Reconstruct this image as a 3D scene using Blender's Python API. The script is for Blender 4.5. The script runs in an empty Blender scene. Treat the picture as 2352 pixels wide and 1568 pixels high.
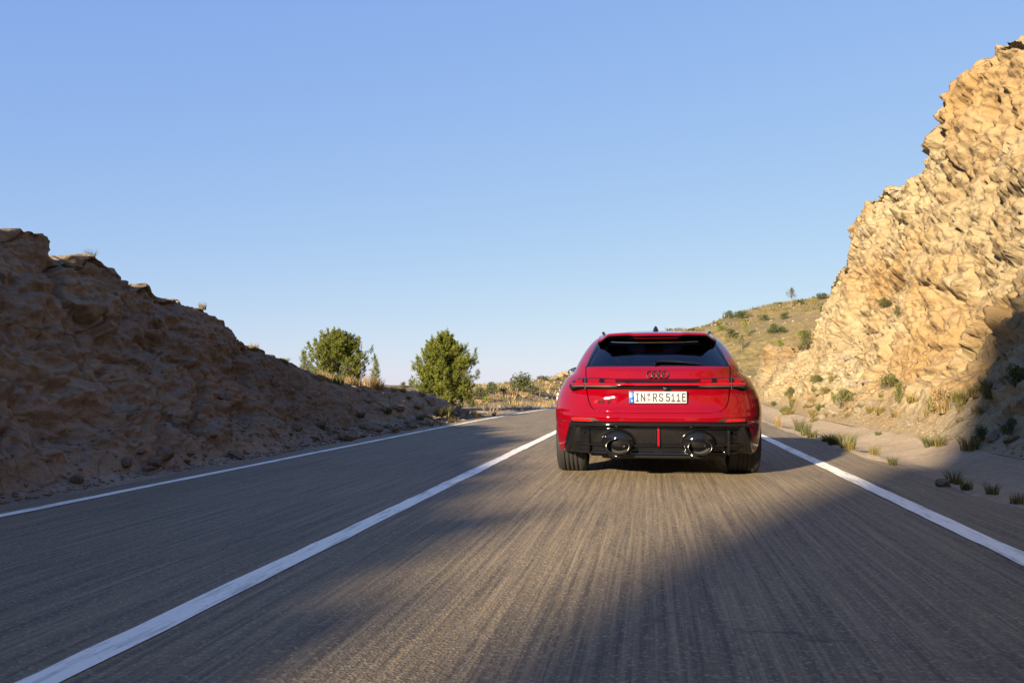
import bpy, bmesh, math, random
import numpy as np
from mathutils import Vector, Matrix
from mathutils.bvhtree import BVHTree

# ------------------------------------------------------------------ camera, world, sun
S = bpy.context.scene
COL = S.collection
F_PX, W_PX, H_PX = 2100.0, 2352.0, 1568.0          # working pixel frame
CAM_Z = 0.83
PITCH = math.radians(2.726)
YAW = math.radians(8.734)
cam_d = bpy.data.cameras.new('camera')
cam_d.lens = 36.0 * F_PX / W_PX
cam_d.sensor_width = 36.0
cam_d.clip_start = 0.05
cam_d.clip_end = 8000
cam = bpy.data.objects.new('camera', cam_d)
COL.objects.link(cam)
cam.location = (0, 0, CAM_Z)
cam.rotation_euler = (math.radians(90) + PITCH, 0, YAW)
S.camera = cam

SUN_AZ = math.radians(26.0)     # the light travels forward and to +x by this angle
SUN_EL = math.radians(15.5)
w = bpy.data.worlds.new('World')
S.world = w
w.use_nodes = True
nt = w.node_tree
nt.nodes.clear()
sky = nt.nodes.new('ShaderNodeTexSky')
sky.sky_type = 'NISHITA'
sky.sun_disc = False
sky.sun_elevation = SUN_EL
sky.sun_rotation = math.radians(180) + SUN_AZ
sky.altitude = 1200
sky.air_density = 1.0
sky.dust_density = 0.3
sky.ozone_density = 3.0
bg = nt.nodes.new('ShaderNodeBackground')
bg.inputs['Strength'].default_value = 0.05
wo = nt.nodes.new('ShaderNodeOutputWorld')
# one even tone curve over the whole sky, per channel (softer contrast, as the photograph's film curve)
_sep = nt.nodes.new('ShaderNodeSeparateColor'); _com = nt.nodes.new('ShaderNodeCombineColor')
nt.links.new(sky.outputs[0], _sep.inputs[0])
for _k, (_g, _a) in enumerate(((0.561, 1.30), (0.448, 1.62), (0.126, 3.51))):
    _p = nt.nodes.new('ShaderNodeMath'); _p.operation = 'POWER'; _p.inputs[1].default_value = _g
    _m = nt.nodes.new('ShaderNodeMath'); _m.operation = 'MULTIPLY'; _m.inputs[1].default_value = _a
    nt.links.new(_sep.outputs[_k], _p.inputs[0]); nt.links.new(_p.outputs[0], _m.inputs[0]); nt.links.new(_m.outputs[0], _com.inputs[_k])
nt.links.new(_com.outputs[0], bg.inputs[0])
nt.links.new(bg.outputs[0], wo.inputs[0])

sun_d = bpy.data.lights.new('sun', 'SUN')
sun_d.energy = 5.0
sun_d.angle = math.radians(1.6)
sun_d.color = (1.0, 0.83, 0.60)
sun = bpy.data.objects.new('sun', sun_d)
COL.objects.link(sun)
_ld = Vector((math.sin(SUN_AZ) * math.cos(SUN_EL), math.cos(SUN_AZ) * math.cos(SUN_EL), -math.sin(SUN_EL)))
sun.rotation_euler = _ld.to_track_quat('-Z', 'Y').to_euler()
sun.location = (-20, -40, 30)
S.view_settings.view_transform = 'Standard'
S.view_settings.look = 'None'
S.view_settings.exposure = 2.0
S.view_settings.gamma = 1.0

rng = random.Random(11)
NR = np.random.RandomState(5)

# ------------------------------------------------------------------ helpers
CAM_R = cam.rotation_euler.to_matrix()
def ray(px, py):
    """direction through a pixel of the 2352 x 1568 frame"""
    d = Vector(((px - W_PX / 2) / F_PX, (H_PX / 2 - py) / F_PX, -1.0))
    return (CAM_R @ d).normalized()
FWD = CAM_R @ Vector((0, 0, -1))
ORG = Vector((0, 0, CAM_Z))
def depth_of(p):
    return (Vector(p) - ORG).dot(FWD)
def on_plane_x(px, py, x):
    d = ray(px, py); t = x / d.x
    return ORG + d * t
def on_plane_z(px, py, z):
    d = ray(px, py); t = (z - CAM_Z) / d.z
    return ORG + d * t

def tag(o, label=None, cat=None, group=None, kind=None):
    if label: o['label'] = label
    if cat: o['category'] = cat
    if group: o['group'] = group
    if kind: o['kind'] = kind
    return o

def link(name, me, mat=None, parent=None):
    o = bpy.data.objects.new(name, me)
    COL.objects.link(o)
    if mat is not None and len(me.materials) == 0:
        me.materials.append(mat)
    if parent is not None:
        o.parent = parent
    return o

def mesh_np(name, verts, faces, smooth=True):
    me = bpy.data.meshes.new(name)
    verts = np.asarray(verts, dtype=np.float64).reshape(-1, 3)
    if isinstance(faces, np.ndarray):
        n, k = faces.shape
        me.vertices.add(len(verts)); me.vertices.foreach_set('co', verts.ravel())
        me.loops.add(n * k); me.loops.foreach_set('vertex_index', faces.ravel().astype(np.int32))
        me.polygons.add(n)
        me.polygons.foreach_set('loop_start', np.arange(0, n * k, k, dtype=np.int32))
        me.polygons.foreach_set('loop_total', np.full(n, k, dtype=np.int32))
        me.update(calc_edges=True)
    else:
        me.from_pydata([tuple(v) for v in verts], [], faces)
        me.update()
    if smooth:
        me.polygons.foreach_set('use_smooth', [True] * len(me.polygons))
    me.validate()
    return me

def grid_faces(nr, nc, flip=False):
    i = np.arange(nr - 1)[:, None]; j = np.arange(nc - 1)[None, :]
    a = (i * nc + j).ravel()
    f = np.stack([a, a + 1, a + nc + 1, a + nc], 1)
    return f[:, ::-1].copy() if flip else f

def empty(name, loc, rz=0.0):
    o = bpy.data.objects.new(name, None)
    COL.objects.link(o)
    o.empty_display_size = 0.2
    o.location = loc; o.rotation_euler = (0, 0, rz)
    return o

# numpy noise ------------------------------------------------------
def _hash(ix, iy, iz, seed):
    h = (ix.astype(np.int64) * 374761393 + iy.astype(np.int64) * 668265263 + iz.astype(np.int64) * 2147483647 + seed * 974711) & 0xFFFFFFFF
    h = ((h ^ (h >> 13)) * 1274126177) & 0xFFFFFFFF
    h = ((h ^ (h >> 16)) * 2246822519) & 0xFFFFFFFF
    h = h ^ (h >> 15)
    return (h & 0xFFFFFF) / float(0xFFFFFF)
def vnoise(p, seed=0):
    f = np.floor(p); t = p - f; t = t * t * (3 - 2 * t)
    i = f.astype(np.int64)
    r = 0
    for dx in (0, 1):
        for dy in (0, 1):
            for dz in (0, 1):
                wgt = (t[..., 0] if dx else 1 - t[..., 0]) * (t[..., 1] if dy else 1 - t[..., 1]) * (t[..., 2] if dz else 1 - t[..., 2])
                r = r + wgt * _hash(i[..., 0] + dx, i[..., 1] + dy, i[..., 2] + dz, seed)
    return r * 2 - 1
def fbm(p, octv=4, seed=0, gain=0.5):
    a, s, r = 1.0, 1.0, 0
    for k in range(octv):
        r = r + a * vnoise(p * s + 17.3 * k, seed + k)
        a *= gain; s *= 2.03
    return r
def worley(p, seed=0):
    i = np.floor(p).astype(np.int64)
    f1 = np.full(p.shape[:-1], 9.0); f2 = f1.copy(); idv = np.zeros_like(f1)
    for dx in (-1, 0, 1):
        for dy in (-1, 0, 1):
            for dz in (-1, 0, 1):
                c = i + np.array([dx, dy, dz])
                q = np.stack([c[..., 0] + _hash(c[..., 0], c[..., 1], c[..., 2], seed),
                              c[..., 1] + _hash(c[..., 0], c[..., 1], c[..., 2], seed + 7),
                              c[..., 2] + _hash(c[..., 0], c[..., 1], c[..., 2], seed + 13)], -1)
                d = np.sqrt(((q - p) ** 2).sum(-1))
                cid = _hash(c[..., 0], c[..., 1], c[..., 2], seed + 29)
                near = d < f1
                f2 = np.where(near, f1, np.minimum(f2, d))
                idv = np.where(near, cid, idv)
                f1 = np.where(near, d, f1)
    return f1, f2, idv
def sstep(a, b, x):
    t = np.clip((x - a) / (b - a), 0, 1)
    return t * t * (3 - 2 * t)

# materials --------------------------------------------------------
class NB:
    def __init__(self, name):
        self.m = bpy.data.materials.new(name); self.m.use_nodes = True
        self.t = self.m.node_tree; self.n = self.t.nodes
        self.p = self.n['Principled BSDF']; self.out = self.n['Material Output']
    def new(self, ty, **kw):
        n = self.n.new(ty)
        for k, v in kw.items():
            if k in n.inputs.keys() if hasattr(n.inputs, 'keys') else False:
                n.inputs[k].default_value = v
            else:
                setattr(n, k, v)
        return n
    def l(self, a, b): self.t.links.new(a, b)
    def coord(self, kind='Object'):
        return self.new('ShaderNodeTexCoord').outputs[kind]
    def mapv(self, src, scale=(1, 1, 1), loc=(0, 0, 0), rot=(0, 0, 0)):
        n = self.new('ShaderNodeMapping')
        n.inputs['Scale'].default_value = scale; n.inputs['Location'].default_value = loc; n.inputs['Rotation'].default_value = rot
        self.l(src, n.inputs[0]); return n.outputs[0]
    def noise(self, vec, scale=5, detail=5, rough=0.55, out='Fac', dist=0.0):
        n = self.new('ShaderNodeTexNoise')
        n.inputs['Scale'].default_value = scale; n.inputs['Detail'].default_value = detail; n.inputs['Roughness'].default_value = rough
        n.inputs['Distortion'].default_value = dist
        self.l(vec, n.inputs['Vector']); return n.outputs[out]
    def voro(self, vec, scale=5, feature='F1', out='Distance'):
        n = self.new('ShaderNodeTexVoronoi'); n.feature = feature
        n.inputs['Scale'].default_value = scale
        self.l(vec, n.inputs['Vector']); return n.outputs[out]
    def ramp(self, fac, stops):
        n = self.new('ShaderNodeValToRGB')
        e = n.color_ramp.elements
        while len(e) > 1: e.remove(e[-1])
        e[0].position = stops[0][0]; e[0].color = tuple(stops[0][1]) + (1,) if len(stops[0][1]) == 3 else stops[0][1]
        for pos, c in stops[1:]:
            q = e.new(pos); q.color = tuple(c) + (1,) if len(c) == 3 else c
        self.l(fac, n.inputs[0]); return n.outputs[0]
    def fr(self, fac, a, b, c=0.0, d=1.0):
        n = self.new('ShaderNodeMapRange')
        n.inputs[1].default_value = a; n.inputs[2].default_value = b; n.inputs[3].default_value = c; n.inputs[4].default_value = d
        self.l(fac, n.inputs[0]); return n.outputs[0]
    def mix(self, fac, a, b, mode='MIX'):
        n = self.new('ShaderNodeMix'); n.data_type = 'RGBA'; n.blend_type = mode
        for idx, v in ((0, fac), (6, a), (7, b)):
            if isinstance(v, (int, float)): n.inputs[idx].default_value = v
            elif isinstance(v, tuple): n.inputs[idx].default_value = v if len(v) == 4 else v + (1,)
            else: self.l(v, n.inputs[idx])
        return n.outputs[2]
    def math(self, op, a, b=0.0):
        n = self.new('ShaderNodeMath'); n.operation = op
        for idx, v in ((0, a), (1, b)):
            if isinstance(v, (int, float)): n.inputs[idx].default_value = v
            else: self.l(v, n.inputs[idx])
        return n.outputs[0]
    def bump(self, h, strength=0.5, dist=0.05, prev=None):
        n = self.new('ShaderNodeBump'); n.inputs['Strength'].default_value = strength; n.inputs['Distance'].default_value = dist
        self.l(h, n.inputs['Height'])
        if prev is not None: self.l(prev, n.inputs['Normal'])
        return n.outputs[0]
    def fin(self, col=None, rough=0.8, nrm=None, **kw):
        if col is not None:
            if isinstance(col, tuple): self.p.inputs['Base Color'].default_value = col if len(col) == 4 else col + (1,)
            else: self.l(col, self.p.inputs['Base Color'])
        if isinstance(rough, (int, float)): self.p.inputs['Roughness'].default_value = rough
        else: self.l(rough, self.p.inputs['Roughness'])
        if nrm is not None: self.l(nrm, self.p.inputs['Normal'])
        for k, v in kw.items():
            self.p.inputs[k.replace('_', ' ')].default_value = v
        return self.m

M = {}
def simple(name, col, rough=0.6, **kw):
    b = NB(name)
    c = b.coord()
    n = b.noise(c, 40, 3)
    cc = b.mix(b.fr(n, 0.3, 0.7), tuple(x * 0.88 for x in col), tuple(min(1, x * 1.1) for x in col))
    M[name] = b.fin(cc, rough, **kw)
    return M[name]

def mat_asphalt():
    b = NB('asphalt'); c = b.coord()
    big = b.noise(b.mapv(c, (0.5, 0.12, 1)), 1.0, 4, 0.6)
    streak = b.noise(b.mapv(c, (34, 0.45, 1)), 1.0, 5, 0.65)
    streak2 = b.noise(b.mapv(c, (95, 1.2, 1)), 1.0, 3, 0.6)
    grit = b.voro(c, 95, 'F1', 'Color')
    gs = b.new('ShaderNodeSeparateColor'); b.l(grit, gs.inputs[0])
    base = b.ramp(big, [(0.3, (0.072, 0.053, 0.028)), (0.7, (0.100, 0.074, 0.039))])
    c1 = b.mix(b.fr(streak, 0.38, 0.64), base, (0.215, 0.160, 0.085))
    c2 = b.mix(b.math('MULTIPLY', b.fr(streak2, 0.42, 0.7), 0.5), c1, (0.030, 0.022, 0.012))
    c3 = b.mix(b.math('MULTIPLY', b.fr(gs.outputs[0], 0.72, 1.0), 0.55), c2, (0.34, 0.265, 0.165))
    st = b.noise(b.mapv(c, (1.1, 0.35, 1)), 1.0, 5, 0.7)
    c3 = b.mix(b.math('MULTIPLY', b.fr(st, 0.54, 0.72), 0.45), c3, (0.050, 0.038, 0.022))
    ck = b.voro(b.mix(0.25, b.mapv(c, (0.55, 0.16, 1)), b.noise(c, 1.3, 4, 0.6, 'Color'), 'ADD'), 1.0, 'DISTANCE_TO_EDGE')
    c3 = b.mix(b.math('MULTIPLY', b.fr(ck, 0.0, 0.006, 1, 0), b.math('MULTIPLY', b.fr(st, 0.42, 0.6), 0.75)), c3, (0.018, 0.014, 0.009))
    h = b.voro(c, 95)
    h2 = b.noise(c, 30, 4)
    nrm = b.bump(h, 0.5, 0.006); nrm = b.bump(h2, 0.3, 0.008, nrm)
    M['asphalt'] = b.fin(c3, 0.78, nrm)
mat_asphalt()

def mat_paint():
    b = NB('road_paint'); c = b.coord()
    n = b.noise(b.mapv(c, (18, 1.5, 1)), 1.0, 5, 0.7); n2 = b.noise(c, 22, 4, 0.7)
    k = b.math('MULTIPLY', b.fr(n, 0.30, 0.50), b.fr(n2, 0.24, 0.42))
    col = b.mix(k, (0.30, 0.27, 0.215), (0.80, 0.75, 0.62))
    M['road_paint'] = b.fin(col, 0.6, b.bump(b.noise(c, 120, 3), 0.3, 0.004))
mat_paint()

def mat_rock(name, cols, zstretch=2.2, gscale=1.0, crack=0.7):
    b = NB(name); c = b.coord()
    dis = b.noise(c, 1.1 * gscale, 4, 0.6, 'Color')
    v = b.mix(0.30, c, dis, 'ADD')
    big = b.noise(b.mapv(v, (0.35, 0.30, 0.35 * zstretch)), gscale, 6, 0.62)
    mid = b.noise(b.mapv(v, (1.6, 1.5, 1.6 * zstretch)), gscale, 6, 0.65)
    fine = b.noise(c, 11 * gscale, 6, 0.7)
    col = b.ramp(big, [(0.28, cols[0]), (0.42, cols[1]), (0.55, cols[2]), (0.72, cols[3])])
    col2 = b.ramp(mid, [(0.30, cols[4]), (0.5, cols[2]), (0.68, cols[1])])
    col = b.mix(b.fr(mid, 0.40, 0.62, 0.75, 0.15), col, col2)
    col = b.mix(b.fr(fine, 0.30, 0.72, 0.0, 0.55), col, cols[3])
    lg = b.noise(b.mapv(v, (0.22, 0.16, 0.30)), gscale, 3, 0.55)
    col = b.mix(b.fr(lg, 0.52, 0.66, 0.0, 0.48), col, cols[6])
    cr = b.voro(b.mapv(v, (1, 1, 1.5)), 1.7 * gscale, 'DISTANCE_TO_EDGE')
    cm = b.math('MULTIPLY', b.fr(cr, 0.0, 0.045, 1, 0), b.fr(mid, 0.42, 0.60))
    col = b.mix(b.math('MULTIPLY', cm, crack), col, tuple(x * 0.45 for x in cols[0]))
    sp = b.noise(c, 3.2 * gscale, 3, 0.5)
    col = b.mix(b.math('MULTIPLY', b.fr(sp, 0.64, 0.74), 0.75), col, cols[5])
    nrm = b.bump(mid, 0.55, 0.12); nrm = b.bump(fine, 0.7, 0.045, nrm)
    nrm = b.bump(b.noise(c, 48 * gscale, 4, 0.7), 0.5, 0.012, nrm)
    M[name] = b.fin(col, 0.93, nrm)
    b.p.inputs['Specular IOR Level'].default_value = 0.2
mat_rock('ochre_rock', [(0.105, 0.050, 0.018), (0.180, 0.112, 0.044), (0.218, 0.166, 0.090), (0.248, 0.212, 0.138), (0.080, 0.038, 0.014), (0.155, 0.136, 0.098), (0.195, 0.102, 0.026)])
mat_rock('brown_rock', [(0.085, 0.052, 0.031), (0.142, 0.098, 0.060), (0.205, 0.156, 0.102), (0.330, 0.268, 0.188), (0.052, 0.031, 0.019), (0.165, 0.146, 0.102), (0.092, 0.060, 0.038)], 3.0)
mat_rock('pale_stone', [(0.15, 0.110, 0.066), (0.21, 0.165, 0.108), (0.26, 0.215, 0.15), (0.31, 0.27, 0.205), (0.13, 0.092, 0.056), (0.18, 0.16, 0.125), (0.24, 0.20, 0.14)], 1.0, 3.0, 0.4)

def mat_ground():
    b = NB('dry_hillside'); c = b.coord()
    n1 = b.noise(c, 0.09, 5, 0.6); n2 = b.noise(c, 0.9, 6, 0.7); n3 = b.noise(c, 6, 4, 0.7)
    col = b.ramp(n2, [(0.30, (0.036, 0.034, 0.009)), (0.44, (0.085, 0.067, 0.019)), (0.56, (0.142, 0.105, 0.031)), (0.72, (0.22, 0.158, 0.058))])
    col = b.mix(b.fr(n1, 0.40, 0.65, 0.0, 0.55), col, (0.19, 0.125, 0.044))
    col = b.mix(b.fr(n3, 0.55, 0.8, 0.0, 0.5), col, (0.225, 0.172, 0.088))
    sx = b.new('ShaderNodeSeparateXYZ'); b.l(c, sx.inputs[0])
    soil = b.math('MULTIPLY', b.math('MULTIPLY', b.fr(sx.outputs[1], 28, 34), b.fr(sx.outputs[1], 62, 48)), b.math('MULTIPLY', b.fr(sx.outputs[0], -16, -10), b.fr(n2, 0.62, 0.42)))
    col = b.mix(b.math('MULTIPLY', soil, 0.9), col, b.mix(b.fr(n3, 0.35, 0.65), (0.22, 0.148, 0.070), (0.30, 0.225, 0.128)))
    nrm = b.bump(n2, 0.8, 0.4); nrm = b.bump(n3, 0.8, 0.1, nrm)
    M['dry_hillside'] = b.fin(col, 0.95, nrm)
mat_ground()

def mat_soil(name, a, bb, cc):
    b = NB(name); c = b.coord()
    n1 = b.noise(c, 0.8, 5, 0.65); n2 = b.noise(c, 9, 5, 0.7); g = b.voro(c, 26, 'F1', 'Color')
    gs = b.new('ShaderNodeSeparateColor'); b.l(g, gs.inputs[0])
    col = b.ramp(n1, [(0.32, a), (0.52, bb), (0.7, cc)])
    col = b.mix(b.fr(n2, 0.4, 0.75, 0, 0.5), col, cc)
    col = b.mix(b.math('MULTIPLY', b.fr(gs.outputs[0], 0.7, 1.0), 0.5), col, tuple(min(1, x * 1.35) for x in cc))
    nrm = b.bump(b.voro(c, 26), 0.5, 0.015); nrm = b.bump(n2, 0.6, 0.03, nrm)
    M[name] = b.fin(col, 0.95, nrm)
mat_soil('verge_gravel', (0.10, 0.072, 0.046), (0.165, 0.122, 0.080), (0.25, 0.195, 0.135))
mat_soil('gutter_concrete', (0.185, 0.130, 0.074), (0.240, 0.178, 0.108), (0.280, 0.222, 0.146))

def mat_leaf(name, a, bb, cc, trans=0.25):
    b = NB(name)
    geo = b.new('ShaderNodeNewGeometry')
    c = b.coord()
    n = b.noise(c, 1.3, 3, 0.6)
    k = b.math('ADD', b.math('MULTIPLY', geo.outputs['Random Per Island'], 0.6), b.math('MULTIPLY', n, 0.4))
    col = b.ramp(k, [(0.2, a), (0.5, bb), (0.8, cc)])
    b.l(col, b.p.inputs['Base Color'])
    b.p.inputs['Roughness'].default_value = 0.65
    b.p.inputs['Specular IOR Level'].default_value = 0.25
    tr = b.new('ShaderNodeBsdfTranslucent'); b.l(col, tr.inputs[0])
    mx = b.new('ShaderNodeMixShader'); mx.inputs[0].default_value = trans
    b.l(b.p.outputs[0], mx.inputs[1]); b.l(tr.outputs[0], mx.inputs[2]); b.l(mx.outputs[0], b.out.inputs[0])
    M[name] = b.m
mat_leaf('pine_needles', (0.032, 0.046, 0.008), (0.100, 0.120, 0.015), (0.215, 0.222, 0.028))
mat_leaf('dark_leaves', (0.026, 0.040, 0.014), (0.055, 0.072, 0.024), (0.098, 0.112, 0.036))
mat_leaf('olive_leaves', (0.042, 0.047, 0.015), (0.082, 0.083, 0.027), (0.125, 0.120, 0.046))
mat_leaf('lime_leaves', (0.090, 0.125, 0.010), (0.145, 0.185, 0.016), (0.205, 0.24, 0.030), 0.35)
mat_leaf('dry_grass', (0.16, 0.105, 0.042), (0.25, 0.172, 0.076), (0.34, 0.25, 0.124), 0.3)
mat_leaf('green_grass', (0.050, 0.060, 0.013), (0.100, 0.104, 0.026), (0.175, 0.158, 0.056), 0.3)
mat_leaf('hill_grass', (0.058, 0.054, 0.014), (0.140, 0.108, 0.030), (0.24, 0.175, 0.058), 0.25)
def mat_bark():
    b = NB('bark'); c = b.coord()
    n = b.noise(b.mapv(c, (18, 18, 4)), 1, 5, 0.7)
    M['bark'] = b.fin(b.ramp(n, [(0.3, (0.05, 0.036, 0.025)), (0.7, (0.16, 0.12, 0.085))]), 0.9, b.bump(n, 0.8, 0.02))
mat_bark()

# ------------------------------------------------------------------ road
def road_off(y):
    y = np.asarray(y, dtype=float)
    o = np.where(y > 18, 0.002 * (np.minimum(y, 34) - 18) ** 2, 0.0)
    o = o + np.where(y > 34, 0.064 * (y - 34), 0.0)
    o = o + np.where(y > 66, 0.006 * (y - 66) ** 2, 0.0)
    o = o - np.where(y < -16, 0.006 * (-16 - y) ** 2, 0.0)
    return o
X_CENTRE, X_RIGHT, X_LEFT = -1.70, 1.745, -4.45
E_RIGHT, E_LEFT = 2.42, -4.86
def road_z(xl):
    """crowned road: the far lane falls away from the centre line"""
    xl = np.asarray(xl, dtype=float)
    return np.where(xl < X_CENTRE, (xl - X_CENTRE) * 0.026, 0.0)
ROAD_Y = np.concatenate([np.linspace(-70, -6, 60), np.linspace(-5, 60, 160), np.linspace(61, 96, 30)])
def strip(name, x0, x1, z_off, mat, ys=ROAD_Y, n=2, kind='structure', xs=None, zs=None, jitter=0.0, seed=3):
    xl = np.linspace(x0, x1, n) if xs is None else np.asarray(xs)
    zz = road_z(xl) if zs is None else np.asarray(zs)
    V = np.zeros((len(ys), len(xl), 3))
    V[..., 0] = road_off(ys)[:, None] + xl[None, :]
    V[..., 1] = ys[:, None]
    V[..., 2] = zz[None, :] + z_off
    if jitter:
        e = np.stack([ys * 0.9, np.zeros_like(ys), np.zeros_like(ys)], -1)
        V[:, -1, 0] += jitter * fbm(e, 4, seed)
        V[:, 0, 0] += jitter * fbm(e + 50, 4, seed)
    o = link(name, mesh_np(name, V.reshape(-1, 3), grid_faces(len(ys), len(xl))), mat)
    if kind: o['kind'] = kind
    return o
RY = np.concatenate([np.linspace(-70, -6, 60), np.linspace(-5, 60, 500), np.linspace(61, 96, 30)])
strip('road', E_LEFT, E_RIGHT, 0.0, M['asphalt'], RY, xs=[E_LEFT, -4, -3, -2, X_CENTRE, -1, 0, 1, 2, E_RIGHT], jitter=0.06)
def marking(name, xc, wd):
    ys = np.linspace(-70, 95, 700)
    a = fbm(np.stack([ys * 6, ys * 0, ys * 0], -1), 2, 4) * 0.006
    bq = fbm(np.stack([ys * 6 + 90, ys * 0, ys * 0], -1), 2, 4) * 0.006
    V = np.zeros((len(ys), 2, 3)); V[:, 0, 0] = road_off(ys) + xc - wd / 2 + a; V[:, 1, 0] = road_off(ys) + xc + wd / 2 + bq
    V[..., 1] = ys[:, None]
    V[..., 2] = road_z(np.array([[xc - wd / 2, xc + wd / 2]])) + 0.004
    o = link(name, mesh_np(name, V.reshape(-1, 3), grid_faces(len(ys), 2)), M['road_paint'])
    o['kind'] = 'structure'
marking('centre_line_marking', X_CENTRE, 0.13)
marking('right_edge_line_marking', X_RIGHT, 0.14)
marking('left_edge_line_marking', X_LEFT, 0.12)

# ------------------------------------------------------------------ terrain sheet (polar grid out past the horizon)
RIDGE = [(-900, 872, 60), (0, 872, 60), (800, 885, 62), (980, 902, 60), (1080, 905, 58), (1130, 896, 60), (1180, 887, 64), (1240, 868, 70),
         (1300, 852, 78), (1340, 838, 84), (1450, 800, 105), (1575, 764, 125), (1700, 727, 140), (1800, 702, 150), (1890, 682, 155), (2000, 655, 160), (2400, 600, 170)]
_az, _zr, _rr = [], [], []
for px, py, R in RIDGE:
    d = ray(px, py); hd = math.hypot(d.x, d.y)
    _az.append(math.atan2(d.x, d.y)); _rr.append(R); _zr.append(CAM_Z + d.z / hd * R)
_az = [-math.pi, -1.6] + _az + [1.2, math.pi]; _zr = [3, 3] + _zr + [26, 12]; _rr = [90, 70] + _rr + [150, 120]
def terrain_z(x, y):
    x = np.asarray(x, float); y = np.asarray(y, float)
    a = np.arctan2(x, y); r = np.hypot(x, y)
    zr = np.interp(a, _az, _zr); R = np.interp(a, _az, _rr)
    r0 = np.interp(a, [-3.2, -0.3, -0.22, -0.08, 0.05, 0.2, 3.2], [26, 30, 34, 33, 48, 52, 40])
    s = (r - r0) / (R - r0)
    up = np.where(s <= 0, 0, np.clip(s, 0, 1))
    z = zr * (0.35 * up + 0.65 * up * up * (3 - 2 * up) * 1.0)
    z = np.where(s > 1, zr * np.exp(-((s - 1) * 0.9) ** 2), z) - 0.12
    p = np.stack([x * 0.06, y * 0.06, x * 0], -1)
    amp = np.clip((r - r0) / 40, 0, 1)
    z = z + amp * (fbm(p, 4, 21) * 0.8 * np.clip(r / 90, 0, 1) + fbm(p * 9, 3, 5) * 0.10)
    dc = np.abs(x - road_off(np.clip(y, -70, 120)) + 1.2)
    bl = sstep(4.2, 11.0, dc)
    emb = 0.62 * sstep(4.6, 8.5, dc) * sstep(32, 43, y) * (1 - sstep(50, 75, y)) * (x < road_off(np.clip(y, -70, 120))) * sstep(-13, -8.5, x)
    emb = emb * (1 + 0.25 * fbm(np.stack([x * .5, y * .5, x * 0], -1), 3, 77)) + emb * 0.14 * fbm(np.stack([x * 2.2, y * 2.2, x * 0], -1), 4, 78)
    bl = np.maximum(bl, sstep(78, 112, y))
    return -0.14 * (1 - bl) + z * bl + emb
azs = np.concatenate([np.linspace(-math.pi, -0.75, 40)[:-1], np.linspace(-0.75, 0.62, 420), np.linspace(0.62, math.pi, 45)[1:]])
rs = np.concatenate([[0.5, 5, 12, 20], np.linspace(26, 60, 90), np.linspace(61, 175, 130), [185, 200, 230, 280, 360, 500, 800, 1500, 3000, 6000]])
A, R_ = np.meshgrid(azs, rs, indexing='ij')
gx, gy = np.sin(A) * R_, np.cos(A) * R_
gz = terrain_z(gx, gy)
ground = link('ground', mesh_np('ground', np.stack([gx, gy, gz], -1).reshape(-1, 3), grid_faces(len(azs), len(rs))), M['dry_hillside'])
ground['kind'] = 'structure'

# verge and gutter
VY = np.concatenate([np.linspace(-70, -6, 60), np.linspace(-5, 45, 420), np.linspace(46, 96, 60)])
def lumpy_strip(name, xs, zs, mat, amp, seed):
    xs = np.asarray(xs); zs = np.asarray(zs)
    nc = 26
    xi = np.interp(np.linspace(0, 1, nc), np.linspace(0, 1, len(xs)), xs); zi = np.interp(np.linspace(0, 1, nc), np.linspace(0, 1, len(xs)), zs)
    V = np.zeros((len(VY), nc, 3)); V[..., 0] = road_off(VY)[:, None] + xi; V[..., 1] = VY[:, None]; V[..., 2] = zi
    n = fbm(V * np.array([2.2, 0.8, 1]), 5, seed)
    V[..., 2] += amp * n * np.sin(np.linspace(0, math.pi, nc)) ** 0.5
    o = link(name, mesh_np(name, V.reshape(-1, 3), grid_faces(len(VY), nc)), mat); o['kind'] = 'structure'
    return o
lumpy_strip('verge', [-8.2, -5.5, -5.1, E_LEFT + 0.12], [0.0, -0.06, -0.11, -0.104], M['verge_gravel'], 0.03, 8)
lumpy_strip('drainage_gutter', [E_RIGHT - 0.10, 2.52, 2.75, 3.1, 3.45, 4.0, 5.2], [-0.012, 0.012, -0.05, -0.10, -0.04, 0.10, 0.22], M['gutter_concrete'], 0.025, 9)

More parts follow.
